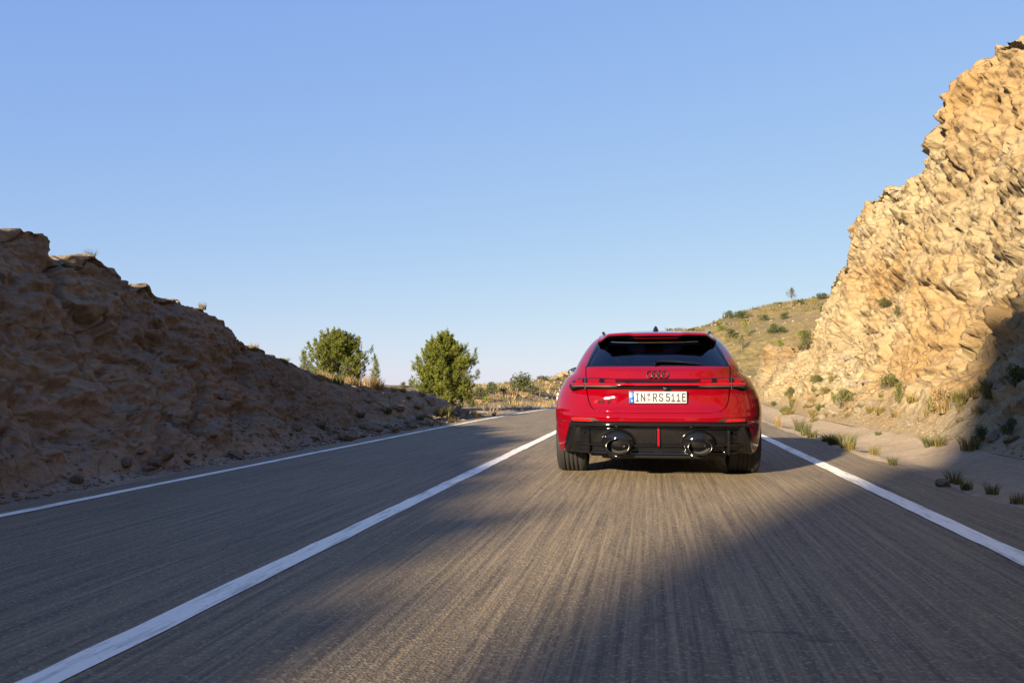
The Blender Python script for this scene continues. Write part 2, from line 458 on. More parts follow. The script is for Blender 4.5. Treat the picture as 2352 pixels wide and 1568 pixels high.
# ------------------------------------------------------------------ rock cuttings
def project(P):
    Rm = np.array(CAM_R); q = (P - np.array(ORG)) @ Rm
    dz = np.maximum(-q[..., 2], 0.1)
    return W_PX / 2 + q[..., 0] / dz * F_PX, H_PX / 2 - q[..., 1] / dz * F_PX, -q[..., 2]
def rock_sweep(name, ys, bx, cx, cz, side, mat, seed, nface=170, nplat=36, fx=None, fz=None, amp=1.0, pits=(), bz=-0.12, plat=18.0, plat_rise=0.05, dip=0.25, rug=1.0, smooth=False, probe=False, fa=1.0, rd=0.24):
    t = np.linspace(0, 1, nface)
    X = bx[:, None] + (cx - bx)[:, None] * np.interp(t, fx[0], fx[1])[None, :]
    Z = bz + (cz - bz)[:, None] * np.interp(t, fz[0], fz[1])[None, :]
    tp = (np.linspace(0, 1, nplat + 1)[1:]) ** 1.8
    Xp = cx[:, None] + side * plat * tp[None, :]
    Zp = cz[:, None] + (plat * plat_rise * tp)[None, :]
    if side < 0: Zp = Zp + (np.minimum(cz, 4.6) - cz)[:, None] * sstep(0.02, 0.22, tp)[None, :]  # unseen tall rock drops off behind its crest to let sun past
    X = np.concatenate([X, Xp], 1); Z = np.concatenate([Z, Zp], 1)
    Y = np.repeat(ys[:, None], X.shape[1], 1)
    P = np.stack([X, Y, Z], -1)
    hgt = np.clip(cz - bz, 0.05, None)[:, None]
    tt = np.concatenate([t, 1 + tp])[None, :]
    big = fbm(P * np.array([0.22, 0.22, 0.30]), 3, seed)
    warp = np.stack([fbm(P * 0.7, 3, seed + 3), fbm(P * 0.7 + 9, 3, seed + 4), fbm(P * 0.7 + 19, 3, seed + 5)], -1)
    Q = (P + 0.35 * warp)
    f1, f2, cid = worley(Q * np.array([0.8, 0.60, 1.2]), seed + 50)
    g1, g2, gid = worley(Q * np.array([2.2, 1.6, 3.6]), seed + 60)
    h1, h2, hid = worley(Q * np.array([5.0, 4.0, 8.5]), seed + 65)
    # tilted beds that break into ledges
    bed = P[..., 2] * 1.7 + P[..., 1] * dip + 0.55 * warp[..., 0] + 0.4 * big
    saw = bed - np.floor(bed); led = np.where(saw < 0.82, saw / 0.82, (1 - saw) / 0.18) - 0.5
    bed2 = P[..., 2] * 6.1 + P[..., 1] * dip * 3.4 + 0.8 * warp[..., 1] + 1.0 * big
    saw2 = bed2 - np.floor(bed2); led2 = np.where(saw2 < 0.75, saw2 / 0.75, (1 - saw2) / 0.25) - 0.5
    rid = 1 - np.abs(fbm(Q * np.array([1.1, 0.9, 1.5]), 5, seed + 75, 0.55))
    fine = fbm(P * np.array([3.0, 2.6, 4.2]), 5, seed + 80, 0.62)
    lm = sstep(-0.35, 0.35, fbm(P * 0.45 + 5, 2, seed + 33))
    micro = fbm(P * np.array([9.0, 8.0, 12.0]), 3, seed + 85, 0.6)
    b1, b2, bid = worley((P + 0.9 * warp) * np.array([0.42, 0.36, 0.55]), seed + 40)
    d = 0.85 * big + 0.50 * (bid - 0.5) - 0.22 * sstep(0.13, 0.0, b2 - b1) * lm + rug * (0.12 * (cid - 0.5) * lm + 0.10 * (gid - 0.5) * lm + 0.05 * (hid - 0.5) * lm) + 0.20 * led * lm + 0.06 * led2 + rd * (rid - 0.8) + fa * (0.14 * fine + 0.03 * micro)
    for (yy, zz, rad, dep) in pits:
        dist = np.sqrt((P[..., 1] - yy) ** 2 + ((P[..., 2] - zz) * 1.15) ** 2) + 0.25 * rad * fine
        d = d - dep * sstep(rad, rad * 0.55, dist)
    mask = sstep(0.0, 0.22, tt) * (1 - 0.75 * sstep(1.0, 1.25, tt))
    d = d * amp * mask * np.clip(hgt / 2.5, 0.18, 1.0)
    nx = -side * np.where(tt < 1, 0.92, 0.35); nz = np.where(tt < 1, 0.38, 0.8)
    P[..., 0] += d * nx; P[..., 2] += d * nz
    P[..., 1] += 0.12 * fbm(P * 1.5 + 40, 3, seed + 9) * mask
    # loose, lumpy foot
    P[..., 2] += 0.07 * sstep(0.02, 0.1, tt) * fbm(P * 3.0, 4, seed + 90) * (1 - sstep(0.2, 0.5, tt))
    if side < 0:
        far = np.clip(cx[:, None] - X, 0, 6.0)
        P[..., 1] += 4.6 * sstep(4.2, 6.0, P[..., 2]) * (P[..., 1] < -11.5) - 2.05 * far  # unseen tall rock leans forward, back skewed along the sun, to shape its shadow
    if probe: return P
    me = mesh_np(name, P.reshape(-1, 3), grid_faces(P.shape[0], P.shape[1], flip=(side < 0)), smooth)
    o = link(name, me, mat)
    o['kind'] = 'structure'
    return o, me

def fit_crest(pix, ys, bx, cx, cz, side, step, lo, hi, **kw):
    """raise or lower the crest so that the roughened outline keeps the height it has in the photograph"""
    tx = np.array([q[0] for q in pix], float); ty = np.array([q[1] for q in pix], float); o = np.argsort(tx)
    cz = cz.copy(); k = np.arange(0, len(ys), step)
    for _ in range(2):
        P = rock_sweep('probe', ys[k], bx[k], cx[k], cz[k], side, None, kw['seed'], **{a: b for a, b in kw.items() if a != 'seed'}, probe=True)
        px, py, dp = project(P)
        bins = np.arange(0, W_PX + 1, 14.0); top = np.full(len(bins), 1e9)
        ok = (dp > 1) & (px >= 0) & (px < W_PX)
        np.minimum.at(top, np.digitize(px[ok], bins) - 1, py[ok])
        nf = kw.get('nface', 170); cpx, _, cdp = project(P[:, nf - 1])
        bi = np.clip(np.digitize(cpx, bins) - 1, 0, len(bins) - 1)
        err = np.where((cpx > lo) & (cpx < hi) & (cdp > 1), top[bi] - np.interp(cpx, tx[o], ty[o]), 0.0)
        err = np.where(np.abs(err) > 400, 0, err)
        dz = np.clip(err * cdp / F_PX, -1.2, 1.2)
        dz = np.convolve(np.pad(dz, 4, mode='edge'), np.ones(9) / 9, 'valid')
        cz = np.maximum(cz + np.interp(ys, ys[k], dz) * np.clip(cz, 0, 1), -0.1)
    return cz
def crest(pts):
    out = []
    for px, py, x in pts:
        p = on_plane_x(px, py, x); out.append((p.y, x, p.z))
    return out
LPIX = [(0, 478), (45, 514), (100, 562), (200, 594), (290, 634), (325, 664), (400, 692), (450, 706), (515, 733), (540, 775), (600, 803), (690, 842), (780, 872), (850, 884), (930, 893), (985, 905)]
LC = crest([(0, 497, -6.8), (45, 522, -6.8), (100, 562, -6.8), (200, 594, -6.8), (290, 634, -6.8), (325, 664, -6.8), (400, 692, -6.8), (450, 706, -6.8), (515, 733, -6.8),
            (540, 775, -6.8), (600, 803, -6.8), (690, 842, -6.8), (780, 872, -6.8), (850, 884, -6.7), (930, 893, -6.6), (985, 905, -6.5)])
LC = [(-60, -9, 12), (-26, -7, 9.9), (-14.4, -6.8, 9.9), (-13.9, -6.8, 9.2), (-13.5, -6.8, 3.6), (-8, -6.8, 3.62), (-4, -6.8, 3.6), (1, -6.8, 3.3), (5, -6.8, 3.0)] + LC  # added stretch behind the camera, out of view, heights shaped to shade the road
_ly = LC[-1][0]
LC += [(_ly + 0.6, -6.4, 0.35), (_ly + 1.6, -6.4, 0.0), (_ly + 4, -6.4, -0.1)]
ly = np.array([c[0] for c in LC]); lx = np.array([c[1] for c in LC]); lz = np.array([c[2] for c in LC])
ysL = np.concatenate([np.linspace(-60, -17, 50)[:-1], np.linspace(-17, 3, 200)[:-1], np.linspace(3, _ly + 4, 860)])
_kw = dict(seed=31, nface=170, fx=([0, 0.25, 0.8, 1], [0, 0.40, 0.80, 1]), fz=([0, 0.25, 0.8, 1], [0, 0.19, 0.82, 1]), amp=0.50, plat=16, plat_rise=0.03, dip=0.06, rug=1.0, fa=1.5)
_bx, _cx = road_off(ysL) - 5.25, np.interp(ysL, ly, lx) + road_off(ysL)
czL = fit_crest(LPIX, ysL, _bx, _cx, np.interp(ysL, ly, lz), -1, 5, 0, 985, **_kw)
left_bank, left_me = rock_sweep('rock_bank', ysL, _bx, _cx, czL, -1, M['brown_rock'], **_kw)

RPIX = [(2352, 72), (2300, 112), (2260, 135), (2222, 158), (2208, 182), (2166, 222), (2120, 325), (2082, 372), (2030, 435), (1992, 470)]
RC = crest([(2352, 72, 6.7), (2300, 112, 6.7), (2260, 135, 6.7), (2222, 158, 6.7), (2208, 182, 6.7), (2166, 222, 6.7), (2172, 285, 6.6), (2082, 362, 6.6), (2078, 392, 6.6), (1992, 470, 6.6),
            (1972, 492, 6.6), (1938, 572, 6.5), (1908, 642, 6.5), (1896, 700, 6.5), (1888, 742, 6.5), (1868, 770, 6.6), (1800, 800, 6.7), (1745, 826, 6.8), (1690, 856, 6.9)])
RC.sort()
for k in range(1, len(RC)):
    if RC[k][0] < RC[k - 1][0] + 0.05: RC[k] = (RC[k - 1][0] + 0.05, RC[k][1], RC[k][2])
RC = [(-45, 7.5, 8.5), (-10, 7.2, 8.2), (5, 6.9, 7.8), (12, 6.8, 7.6)] + RC + [(RC[-1][0] + 12, 9.5, 1.0), (RC[-1][0] + 30, 16, 0.2)]
ry = np.array([c[0] for c in RC]); rx = np.array([c[1] for c in RC]); rz = np.array([c[2] for c in RC])
ysR = np.concatenate([np.linspace(-45, 8, 70)[:-1], np.linspace(8, 42, 980)[:-1], np.linspace(42, RC[-1][0], 160)])
bxR = np.interp(ysR, [-45, 0, 10, 20, 30, 45, 200], [3.9, 3.9, 3.85, 3.75, 3.7, 3.65, 3.65]) + road_off(ysR)
def pit(px, py, rad, dep):
    p = on_plane_x(px, py, 5.7); return (p.y, p.z, rad, dep)
PITS = [pit(2265, 330, 0.26, 0.7), pit(2240, 440, 0.2, 0.5), pit(2165, 250, 0.3, 0.5), pit(2160, 412, 0.13, 0.4), pit(2200, 300, 0.35, 0.4), pit(1955, 645, 0.4, 0.5), pit(2110, 665, 0.2, 0.4),
        pit(2330, 615, 0.25, 0.5), pit(2285, 520, 0.15, 0.4), pit(2060, 560, 0.2, 0.35), pit(2140, 690, 0.15, 0.3), pit(2250, 690, 0.2, 0.3), pit(2030, 840, 0.2, 0.3)]
_kw = dict(seed=77, rd=0.14, nface=200, fx=([0, 0.22, 0.6, 1], [0, 0.46, 0.74, 1]), fz=([0, 0.22, 0.6, 1], [0, 0.15, 0.58, 1]), amp=0.72, rug=0.35, smooth=True, pits=PITS, plat=14, plat_rise=0.02, bz=0.05, fa=1.25)
_cx = np.maximum(np.interp(ysR, ry, rx), bxR + 1.4)
czR = fit_crest(RPIX, ysR, bxR, _cx, np.interp(ysR, ry, rz), 1, 6, 1992, 2352, **_kw)
right_cliff, right_me = rock_sweep('rock_cliff', ysR, bxR, _cx, czR, 1, M['ochre_rock'], **_kw)

def bvh_of(me):
    me.calc_loop_triangles()
    v = np.empty(len(me.vertices) * 3); me.vertices.foreach_get('co', v)
    f = np.empty(len(me.polygons) * 4, dtype=np.int32); me.polygons.foreach_get('vertices', f)
    return BVHTree.FromPolygons([tuple(q) for q in v.reshape(-1, 3).tolist()], f.reshape(-1, 4).tolist())
BV = {o.name: bvh_of(o.data) for o in (ground, left_bank, right_cliff, bpy.data.objects['verge'], bpy.data.objects['drainage_gutter'], bpy.data.objects['road'])}
def hit(px, py, names=None):
    d = ray(px, py); best = None
    for k, b in BV.items():
        if names and k not in names: continue
        h = b.ray_cast(ORG, d)
        if h[0] is not None and (best is None or h[3] < best[3]): best = h
    return best[0] if best else None
def drop(x, y, names=None, z=60):
    best = None
    for k, b in BV.items():
        if names and k not in names: continue
        h = b.ray_cast(Vector((x, y, z)), Vector((0, 0, -1)))
        if h[0] is not None and (best is None or h[0].z > best.z): best = h[0]
    return best

# ------------------------------------------------------------------ vegetation
def blades(n, h, spread, wid, r, lean=0.5, seg=3):
    V, Fc = [], []
    for _ in range(n):
        a = r.uniform(0, 2 * math.pi); rad = spread * math.sqrt(r.random()) * 0.5
        bx_, by_ = rad * math.cos(a), rad * math.sin(a)
        la = a + r.uniform(-0.9, 0.9); L = h * r.uniform(0.45, 1.0); ln = lean * r.uniform(0.2, 1.0) * L
        wa = r.uniform(0, math.pi); wx, wy = math.cos(wa) * wid * 0.5, math.sin(wa) * wid * 0.5
        i0 = len(V)
        for s in range(seg + 1):
            t = s / seg; k = 1 - 0.85 * t
            cx_ = bx_ + math.cos(la) * ln * t * t; cy_ = by_ + math.sin(la) * ln * t * t; cz_ = L * t * (1 - 0.15 * t)
            V.append((cx_ - wx * k, cy_ - wy * k, cz_ - 0.02)); V.append((cx_ + wx * k, cy_ + wy * k, cz_ - 0.02))
        for s in range(seg):
            q = i0 + 2 * s; Fc.append((q, q + 1, q + 3, q + 2))
    return V, Fc
TUFT = {}
for kind, mat, n, lean in (('green', 'green_grass', 110, 0.55), ('dry', 'dry_grass', 90, 0.35), ('mixed', 'hill_grass', 110, 0.45), ('dark', 'olive_leaves', 150, 0.8)):
    TUFT[kind] = []
    for k in range(4):
        V, Fc = blades(n + 20 * k, 1.0, 0.75, 0.035, rng, lean)
        me = mesh_np('grass_tuft_' + kind, V, Fc, True); me.materials.append(M[mat]); TUFT[kind].append(me)
def tuft(p, h, kind, label, group, wide=1.0):
    o = link('grass_tuft', rng.choice(TUFT[kind]))
    o.location = p; o.scale = (h * wide, h * wide, h); o.rotation_euler = (0, 0, rng.uniform(0, 6.28))
    tag(o, label, 'grass tuft', group)
    return o

def tube(V, Fc, pts, rads, n=6):
    i0 = len(V); pts = [Vector(p) for p in pts]
    for k, p in enumerate(pts):
        d = (pts[min(k + 1, len(pts) - 1)] - pts[max(k - 1, 0)]).normalized()
        a = d.orthogonal().normalized(); b = d.cross(a)
        for j in range(n):
            t = 2 * math.pi * j / n
            V.append(tuple(p + (a * math.cos(t) + b * math.sin(t)) * rads[k]))
    for k in range(len(pts) - 1):
        for j in range(n):
            q = i0 + k * n + j; q2 = i0 + k * n + (j + 1) % n
            Fc.append((q, q2, q2 + n, q + n))
    return i0

def pine_meshes(seed, H, Wd, clear=0.12, n_br=46, dens=1.0, squat=False):
    """trunk with limbs, and a crown of needle shoots; unit: metres"""
    r = random.Random(seed)
    TV, TF = [], []
    bend = [(r.uniform(-.04, .04) * H, r.uniform(-.04, .04) * H) for _ in range(4)]
    spine = [Vector((0, 0, -0.1)), Vector((bend[0][0], bend[0][1], H * 0.33)), Vector((bend[1][0], bend[1][1], H * 0.66)), Vector((bend[2][0], bend[2][1], H * 0.97))]
    tube(TV, TF, spine, [H * 0.03, H * 0.023, H * 0.014, H * 0.004], 8)
    def sp(t):
        k = min(int(t * 3), 2); return spine[k].lerp(spine[k + 1], t * 3 - k)
    CV, CF = [], []
    def shoot(p, d, L, n):
        up = d.orthogonal().normalized(); sd = d.cross(up)
        for _ in range(n):
            t = r.random(); a = r.uniform(0, 6.283)
            rad = (up * math.cos(a) + sd * math.sin(a))
            q = p + d * (L * t)
            nd = (d * r.uniform(0.35, 0.9) + rad).normalized(); nl = L * r.uniform(0.35, 0.6)
            wv = nd.cross(Vector((r.uniform(-1, 1), r.uniform(-1, 1), r.uniform(-1, 1)))).normalized() * nl * 0.10
            i = len(CV); CV.extend([tuple(q - wv), tuple(q + wv), tuple(q + nd * nl)]); CF.append((i, i + 1, i + 2))
    for b in range(n_br):
        t = clear + (1 - clear) * ((b + 0.5) / n_br) ** 0.95
        p = sp(min(t, 0.985)); a = b * 2.399 + r.uniform(-.5, .5)
        # crown profile: full below, tapering to a soft point
        prof = (math.sin(min(1, (t - clear) / (1 - clear) * 1.15 + 0.28) * math.pi * 0.5 + 0.0) if t < 0.35 else 1.0) * max(0.06, (1 - t) ** 0.95) * 1.45
        L = Wd * 0.5 * prof * r.uniform(0.68, 1.12)
        el = r.uniform(0.0, 0.30) + 0.60 * t
        d = Vector((math.cos(a) * math.cos(el), math.sin(a) * math.cos(el), math.sin(el)))
        e = p + d * L * 0.6 + Vector((0, 0, 0)); e2 = p + d * L + Vector((0, 0, 0.16 * L))
        tube(TV, TF, [p, e, e2], [H * 0.008, H * 0.005, H * 0.002], 4)
        ns = max(5, int(10 * dens * (0.35 + L / (Wd * 0.5))))
        for s_ in range(ns):
            u = r.uniform(0.25, 0.95); q = p.lerp(e2, u)
            sd = Vector((r.gauss(0, 1), r.gauss(0, 1), r.gauss(0.3, 0.7))).normalized()
            q = q + sd * (0.20 * L + 0.02 * Wd) * r.random()
            shoot(q, (sd * 0.7 + d * 0.5 + Vector((0, 0, 0.6))).normalized(), H * r.uniform(0.05, 0.09), int(20 * dens))
        # leaders: small upright spires at the limb's end and along it
        for s_ in range(2 if L > Wd * 0.2 else 1):
            q = p.lerp(e2, 1.0 - 0.38 * s_ * r.uniform(0.7, 1.2)) + Vector((r.gauss(0, .02), r.gauss(0, .02), 0)) * Wd
            hgt = H * r.uniform(0.07, 0.15)
            ax_ = (d * r.uniform(0.15, 0.45) + Vector((r.uniform(-.15, .15), r.uniform(-.15, .15), 1))).normalized()
            tube(TV, TF, [q, q + ax_ * hgt], [H * 0.003, H * 0.001], 3)
            for w_ in range(int(9 * dens)):
                v_ = r.random(); a2 = r.uniform(0, 6.283)
                side_ = Vector((math.cos(a2), math.sin(a2), 0))
                q2 = q + ax_ * (hgt * v_) + side_ * hgt * 0.30 * (1 - v_) * r.random()
                shoot(q2, (ax_ * 0.9 + side_ * (0.9 - 0.7 * v_)).normalized(), H * r.uniform(0.035, 0.065), int(15 * dens))
    for _ in range(7):
        shoot(spine[-1] + Vector((r.uniform(-.03, .03) * H, r.uniform(-.03, .03) * H, r.uniform(-.10, 0.0) * H)), Vector((r.uniform(-.25, .25), r.uniform(-.25, .25), 1)).normalized(), H * 0.085, 26)
    return (TV, TF), (CV, CF)
def pine(p, H, Wd, seed, label, group=None, mat='pine_needles', name='pine_tree', cat='tree', **kw):
    (TV, TF), (CV, CF) = pine_meshes(seed, H, Wd, **kw)
    root = empty(name, p, 0)
    tag(root, label, cat, group)
    link('trunk', mesh_np('trunk', TV, TF), M['bark'], root)
    link('crown', mesh_np('crown', CV, CF, False), M[mat], root)
    return root

def shrub_meshes(seed, Wd, H, n_cl=26, n_leaf=70, leaf=0.06, upright=0.3):
    r = random.Random(seed)
    SV, SF, CV, CF = [], [], [], []
    for c in range(n_cl):
        a = r.uniform(0, 6.283); u = r.random() ** 0.5; zf = r.uniform(0.12, 1.0)
        rr = Wd * 0.5 * u * math.sqrt(max(0.05, 1 - (zf - 0.30) ** 2 / 0.62)) * r.uniform(0.75, 1.05)
        cc = Vector((math.cos(a) * rr, math.sin(a) * rr, H * zf * r.uniform(0.72, 0.95)))
        if c < 9: tube(SV, SF, [(0, 0, -0.05), cc * 0.5 + Vector((0, 0, 0.03)), cc], [Wd * 0.014, Wd * 0.010, Wd * 0.004], 4)
        cr = Wd * r.uniform(0.11, 0.19)
        for _ in range(n_leaf):
            d = Vector((r.gauss(0, 1), r.gauss(0, 1), r.gauss(0, 1))).normalized()
            q = cc + d * cr * (0.35 + 0.65 * r.random() ** 0.5)
            if q.z < 0.01: q.z = 0.01 + 0.1 * H * r.random()
            ld = (d + Vector((r.uniform(-.6, .6), r.uniform(-.6, .6), upright + r.uniform(-.3, .5)))).normalized()
            sd = ld.cross(Vector((r.uniform(-1, 1), r.uniform(-1, 1), r.uniform(-1, 1)))).normalized()
            L = leaf * Wd * r.uniform(0.7, 1.3); wv = sd * L * 0.30
            i = len(CV); CV.extend([tuple(q), tuple(q + ld * L * 0.5 - wv), tuple(q + ld * L), tuple(q + ld * L * 0.5 + wv)]); CF.append((i, i + 1, i + 2, i + 3))
    return (SV, SF), (CV, CF)
SHRUB = {}
def shrub(p, Wd, H, seed, label, group=None, mat='dark_leaves', name='shrub', cat='shrub', **kw):
    key = (seed % 4, mat, tuple(sorted(kw.items())))
    if key not in SHRUB:
        (SV, SF), (CV, CF) = shrub_meshes(100 + seed % 4, 1.0, 0.8, **kw)
        a = mesh_np('stem', SV, SF); a.materials.append(M['bark'])
        c = mesh_np('foliage', CV, CF, False); c.materials.append(M[mat]); SHRUB[key] = (a, c)
    root = empty(name, p, rng.uniform(0, 6.28)); root.scale = (Wd, Wd, H / 0.8)
    tag(root, label, cat, group)
    link('stem', SHRUB[key][0], None, root); link('crown', SHRUB[key][1], None, root)
    return root

def place(px, py, names=None, fallback=None):
    p = hit(px, py, names)
    return p if p is not None else fallback
def z7(x, y): return ((700 + x / 2.613) * 0.81667, (880 + y / 2.613) * 0.81667)
def z8(x, y): return ((1900 + x / 3.336) * 0.81667, (780 + y / 3.336) * 0.81667)
def z5(x, y): return ((2080 + x / 2.091) * 0.81667, (700 + y / 2.091) * 0.81667)
def size(p, npx): return npx * 0.81667 * depth_of(p) / F_PX   # npx in photo pixels

# pines beside the shaded bank
def stand_at(px, py_base, dist):
    """a spot in the column of a pixel at a given distance, dropped onto the ground"""
    d = ray(px, py_base); hd = math.hypot(d.x, d.y)
    q = drop(d.x / hd * dist, d.y / hd * dist)
    return q
p = stand_at(*z7(1440, 660), 31.0)
def H_to(p, px, py_top):
    d = ray(px, py_top); hd = math.hypot(d.x, d.y); r = math.hypot(p.x, p.y)
    return CAM_Z + d.z / hd * r - p.z
q = z7(1440, 165)
pine(p, H_to(p, *q) * 0.93, size(p, 500 / 2.613) * 1.08, 3, 'tall full green pine tree standing past the end of the dark rock bank', n_br=120, dens=1.8, clear=0.02)
p = stand_at(*z7(655, 470), 22.5)
pine(p, H_to(p, *z7(680, 105)) * 0.86, size(p, 430 / 2.613) * 1.28, 8, 'broad bushy pine tree rising behind the crest of the dark rock bank', n_br=120, dens=1.8, clear=0.0)
p = stand_at(*z7(405, 410), 21.0)
pine(p, H_to(p, *z7(405, 285)), size(p, 100 / 2.613), 12, 'small young pine next to the bushy pine on its uphill side', n_br=30, dens=0.9, clear=0.02)
p = stand_at(*z7(925, 480), 25.0)
pine(p, H_to(p, *z7(932, 345)), size(p, 85 / 2.613), 17, 'small dark young pine between the bushy pine and the tall pine', n_br=32, dens=0.9, clear=0.02)

# shrubs of the far slope beside the road bend
for k, (x, y, wd, ht, mat, lab) in enumerate([
        (2010, 575, 250, 130, 'dark_leaves', 'wide rounded dark green bush on the slope above the road bend'),
        (1790, 590, 115, 85, 'dark_leaves', 'dark bush between the wide rounded bush and the tall pine'),
        (1700, 635, 130, 105, 'dark_leaves', 'low dark spreading bush just behind the tall pine'),
        (1868, 590, 70, 46, 'dark_leaves', 'small dark bush tucked against the wide rounded bush'),
        (2330, 415, 66, 60, 'dark_leaves', 'dark bush on the rocky hilltop just behind the car mirror'),
        (1620, 690, 100, 90, 'dark_leaves', 'deep shaded bush beside the pile of balanced stones'),
        (1740, 655, 64, 46, 'lime_leaves', 'bright yellow green bush at the foot of the far slope'),
        (2160, 495, 90, 40, 'olive_leaves', 'low olive scrub on the slope beyond the wide rounded bush'),
        (1135, 545, 60, 40, 'olive_leaves', 'low olive scrub on the low end of the dark rock bank')]):
    p = place(*z7(x, y))
    if p is not None:
        shrub(p, size(p, wd / 2.613), size(p, ht / 2.613), k, lab, mat=mat)
# shrubs of the big hillside behind the car
HG = 'shrubs on the grassy hillside'
for k, (x, y, wd, ht, mat, lab) in enumerate([
        (500, 388, 115, 78, 'dark_leaves', 'dark bush on the hilltop skyline, smaller of the touching pair'),
        (620, 384, 165, 84, 'dark_leaves', 'dark wide bush on the hilltop skyline, larger of the touching pair'),
        (828, 406, 92, 64, 'dark_leaves', 'dark round bush alone below the skyline between two other bushes'),
        (1022, 390, 100, 62, 'dark_leaves', 'dark round bush on the hillside straight below the lone tree'),
        (925, 522, 120, 92, 'dark_leaves', 'dark bush in the middle of the hillside, taller of the wide pair'),
        (1005, 520, 100, 72, 'dark_leaves', 'dark bush in the middle of the hillside, lower of the wide pair'),
        (525, 568, 122, 108, 'olive_leaves', 'tall rounded olive bush beside the lime green bush on the hill'),
        (425, 495, 84, 48, 'lime_leaves', 'low lime green bush above the rounded olive bush on the hill'),
        (398, 462, 34, 40, 'dark_leaves', 'tiny dark bush above the low lime bush near the hill skyline'),
        (1190, 250, 64, 28, 'dark_leaves', 'low dark bush on the hill crest between lone tree and cliff'),
        (1372, 205, 110, 66, 'dark_leaves', 'dark bush on the hill crest against the cliff edge'),
        (1376, 325, 66, 62, 'dark_leaves', 'dark bush on the slope against the cliff edge below the crest bush'),
        (975, 640, 64, 62, 'lime_leaves', 'yellow green bush at the bottom of the hillside above the scree'),
        (1190, 545, 100, 60, 'lime_leaves', 'pale green bush at the foot of the hillside near the cliff'),
        (150, 500, 80, 26, 'dark_leaves', 'low dark scrub on the hill skyline just over the car roof')]):
    p = place(*z8(x, y), ['ground'])
    if p is not None:
        shrub(p, size(p, wd / 3.336), size(p, ht / 3.336), k + 1, lab, HG, mat=mat)
p = place(*z8(665, 560), ['ground'])
pine(p, size(p, 130 / 3.336), size(p, 135 / 3.336), 41, 'bright lime green young tree in the middle of the hillside', mat='lime_leaves', name='young_tree', n_br=30, dens=0.8, clear=0.05)
p = place(*z8(625, 680), ['ground'])
pine(p, size(p, 135 / 3.336), size(p, 82 / 3.336), 43, 'narrow dark green young tree below the lime green tree on the hill', mat='dark_leaves', name='young_tree', n_br=28, dens=0.7, clear=0.22)
# lone tree on the ridge
p = place(*z8(1085, 285), ['ground'])
pine(p, size(p, 180 / 3.336), size(p, 150 / 3.336), 52, 'lone small tree with thin bare trunk on the hill skyline', mat='olive_leaves', name='lone_tree', n_br=26, dens=0.75, clear=0.42)

# plants rooted on the sunlit cliff and scree
CL = ['rock_cliff', 'drainage_gutter']
for k, (x, y, wd, ht, mat, lab) in enumerate([
        (625, 925, 135, 115, 'green_grass', 'large green bush at the foot of the sunlit cliff beside the white boulder'),
        (445, 785, 70, 55, 'green_grass', 'small green bush on the scree above the large green bush'),
        (940, 905, 70, 130, 'green_grass', 'tall slim green bush at the foot of the cliff below the ledge bush'),
        (880, 825, 110, 95, 'green_grass', 'green and tan bush on the cliff ledge above the slim bush'),
        (855, 345, 90, 70, 'olive_leaves', 'grey olive bush clinging high on the cliff face, larger of two'),
        (945, 385, 70, 65, 'olive_leaves', 'grey olive bush clinging high on the cliff face, smaller of two'),
        (390, 590, 90, 120, 'olive_leaves', 'grey green bush on the scree edge where the cliff ends'),
        (300, 865, 62, 55, 'olive_leaves', 'olive bush low on the scree beside the car'),
        (1620, 810, 130, 150, 'dark_leaves', 'dark leafy bush in the shaded foot of the cliff'),
        (1180, 960, 120, 170, 'dry_grass', 'tall dry tan bush at the edge of the shade on the cliff foot'),
        (1420, 1130, 110, 90, 'dark_leaves', 'dark bush beside the gutter in the shade of the cliff'),
        (1600, 1090, 100, 100, 'dark_leaves', 'dark bush behind the pale boulder in the shaded cliff foot'),
        (205, 925, 50, 36, 'olive_leaves', 'small olive bush where the scree meets the gutter near the car')]):
    p = place(*z5(x, y), CL)
    if p is not None:
        shrub(p, size(p, wd / 2.091), size(p, ht / 2.091), k + 2, lab, mat=mat, upright=0.9 if 'grass' in mat else 0.4)
# grass tufts by the road
TR = 'grass tufts along the edge between asphalt and gutter'
for k, (x, y, ht, kind, wide) in enumerate([(140, 1045, 70, 'dry', 0.6), (240, 1072, 85, 'dark', .55), (335, 1098, 85, 'dark', .6), (385, 1108, 50, 'dark', 1.2), (440, 1130, 50, 'dark', 1.2), (490, 1148, 75, 'dark', 1.0),
        (600, 1172, 95, 'green', .9), (650, 1185, 55, 'mixed', .9), (730, 1220, 62, 'mixed', .9), (870, 1268, 50, 'green', 1), (1130, 1372, 85, 'green', .9), (1190, 1385, 45, 'mixed', 1.2), (1330, 1420, 60, 'green', 1.1), (1420, 1450, 70, 'green', 1.0), (1560, 1500, 70, 'mixed', 1)]):
    p = on_plane_z(*z5(x, y), 0.0)
    p = drop(road_off(p.y) + 2.47 + rng.uniform(-.05, .12), p.y)
    tuft(p, size(p, ht / 2.091) * 1.35, kind, {'dark': 'dark green grass tuft growing at the gutter edge beside the car shadow', 'green': 'green grass tuft growing in the crack along the gutter edge',
         'mixed': 'straw and green grass tuft at the sunny gutter edge', 'dry': 'dry tan grass plume at the gutter edge close to the car'}[kind], TR, wide)
TS = 'small dry tufts on the scree'
for k in range(46):
    x, y = rng.uniform(130, 1500), 0
    y = 1010 - (x - 130) * 0.02 - abs(rng.gauss(0, 1)) * 90
    p = place(*z5(x, y), CL)
    if p is not None and p.z > 0.08:
        tuft(p, rng.uniform(0.10, 0.26), rng.choice(['mixed', 'dry', 'mixed', 'green']), 'small dry grass tuft rooted in the scree below the sunlit cliff', TS, 1.1)
TG = 'scrubby tufts along the cliff side of the gutter'
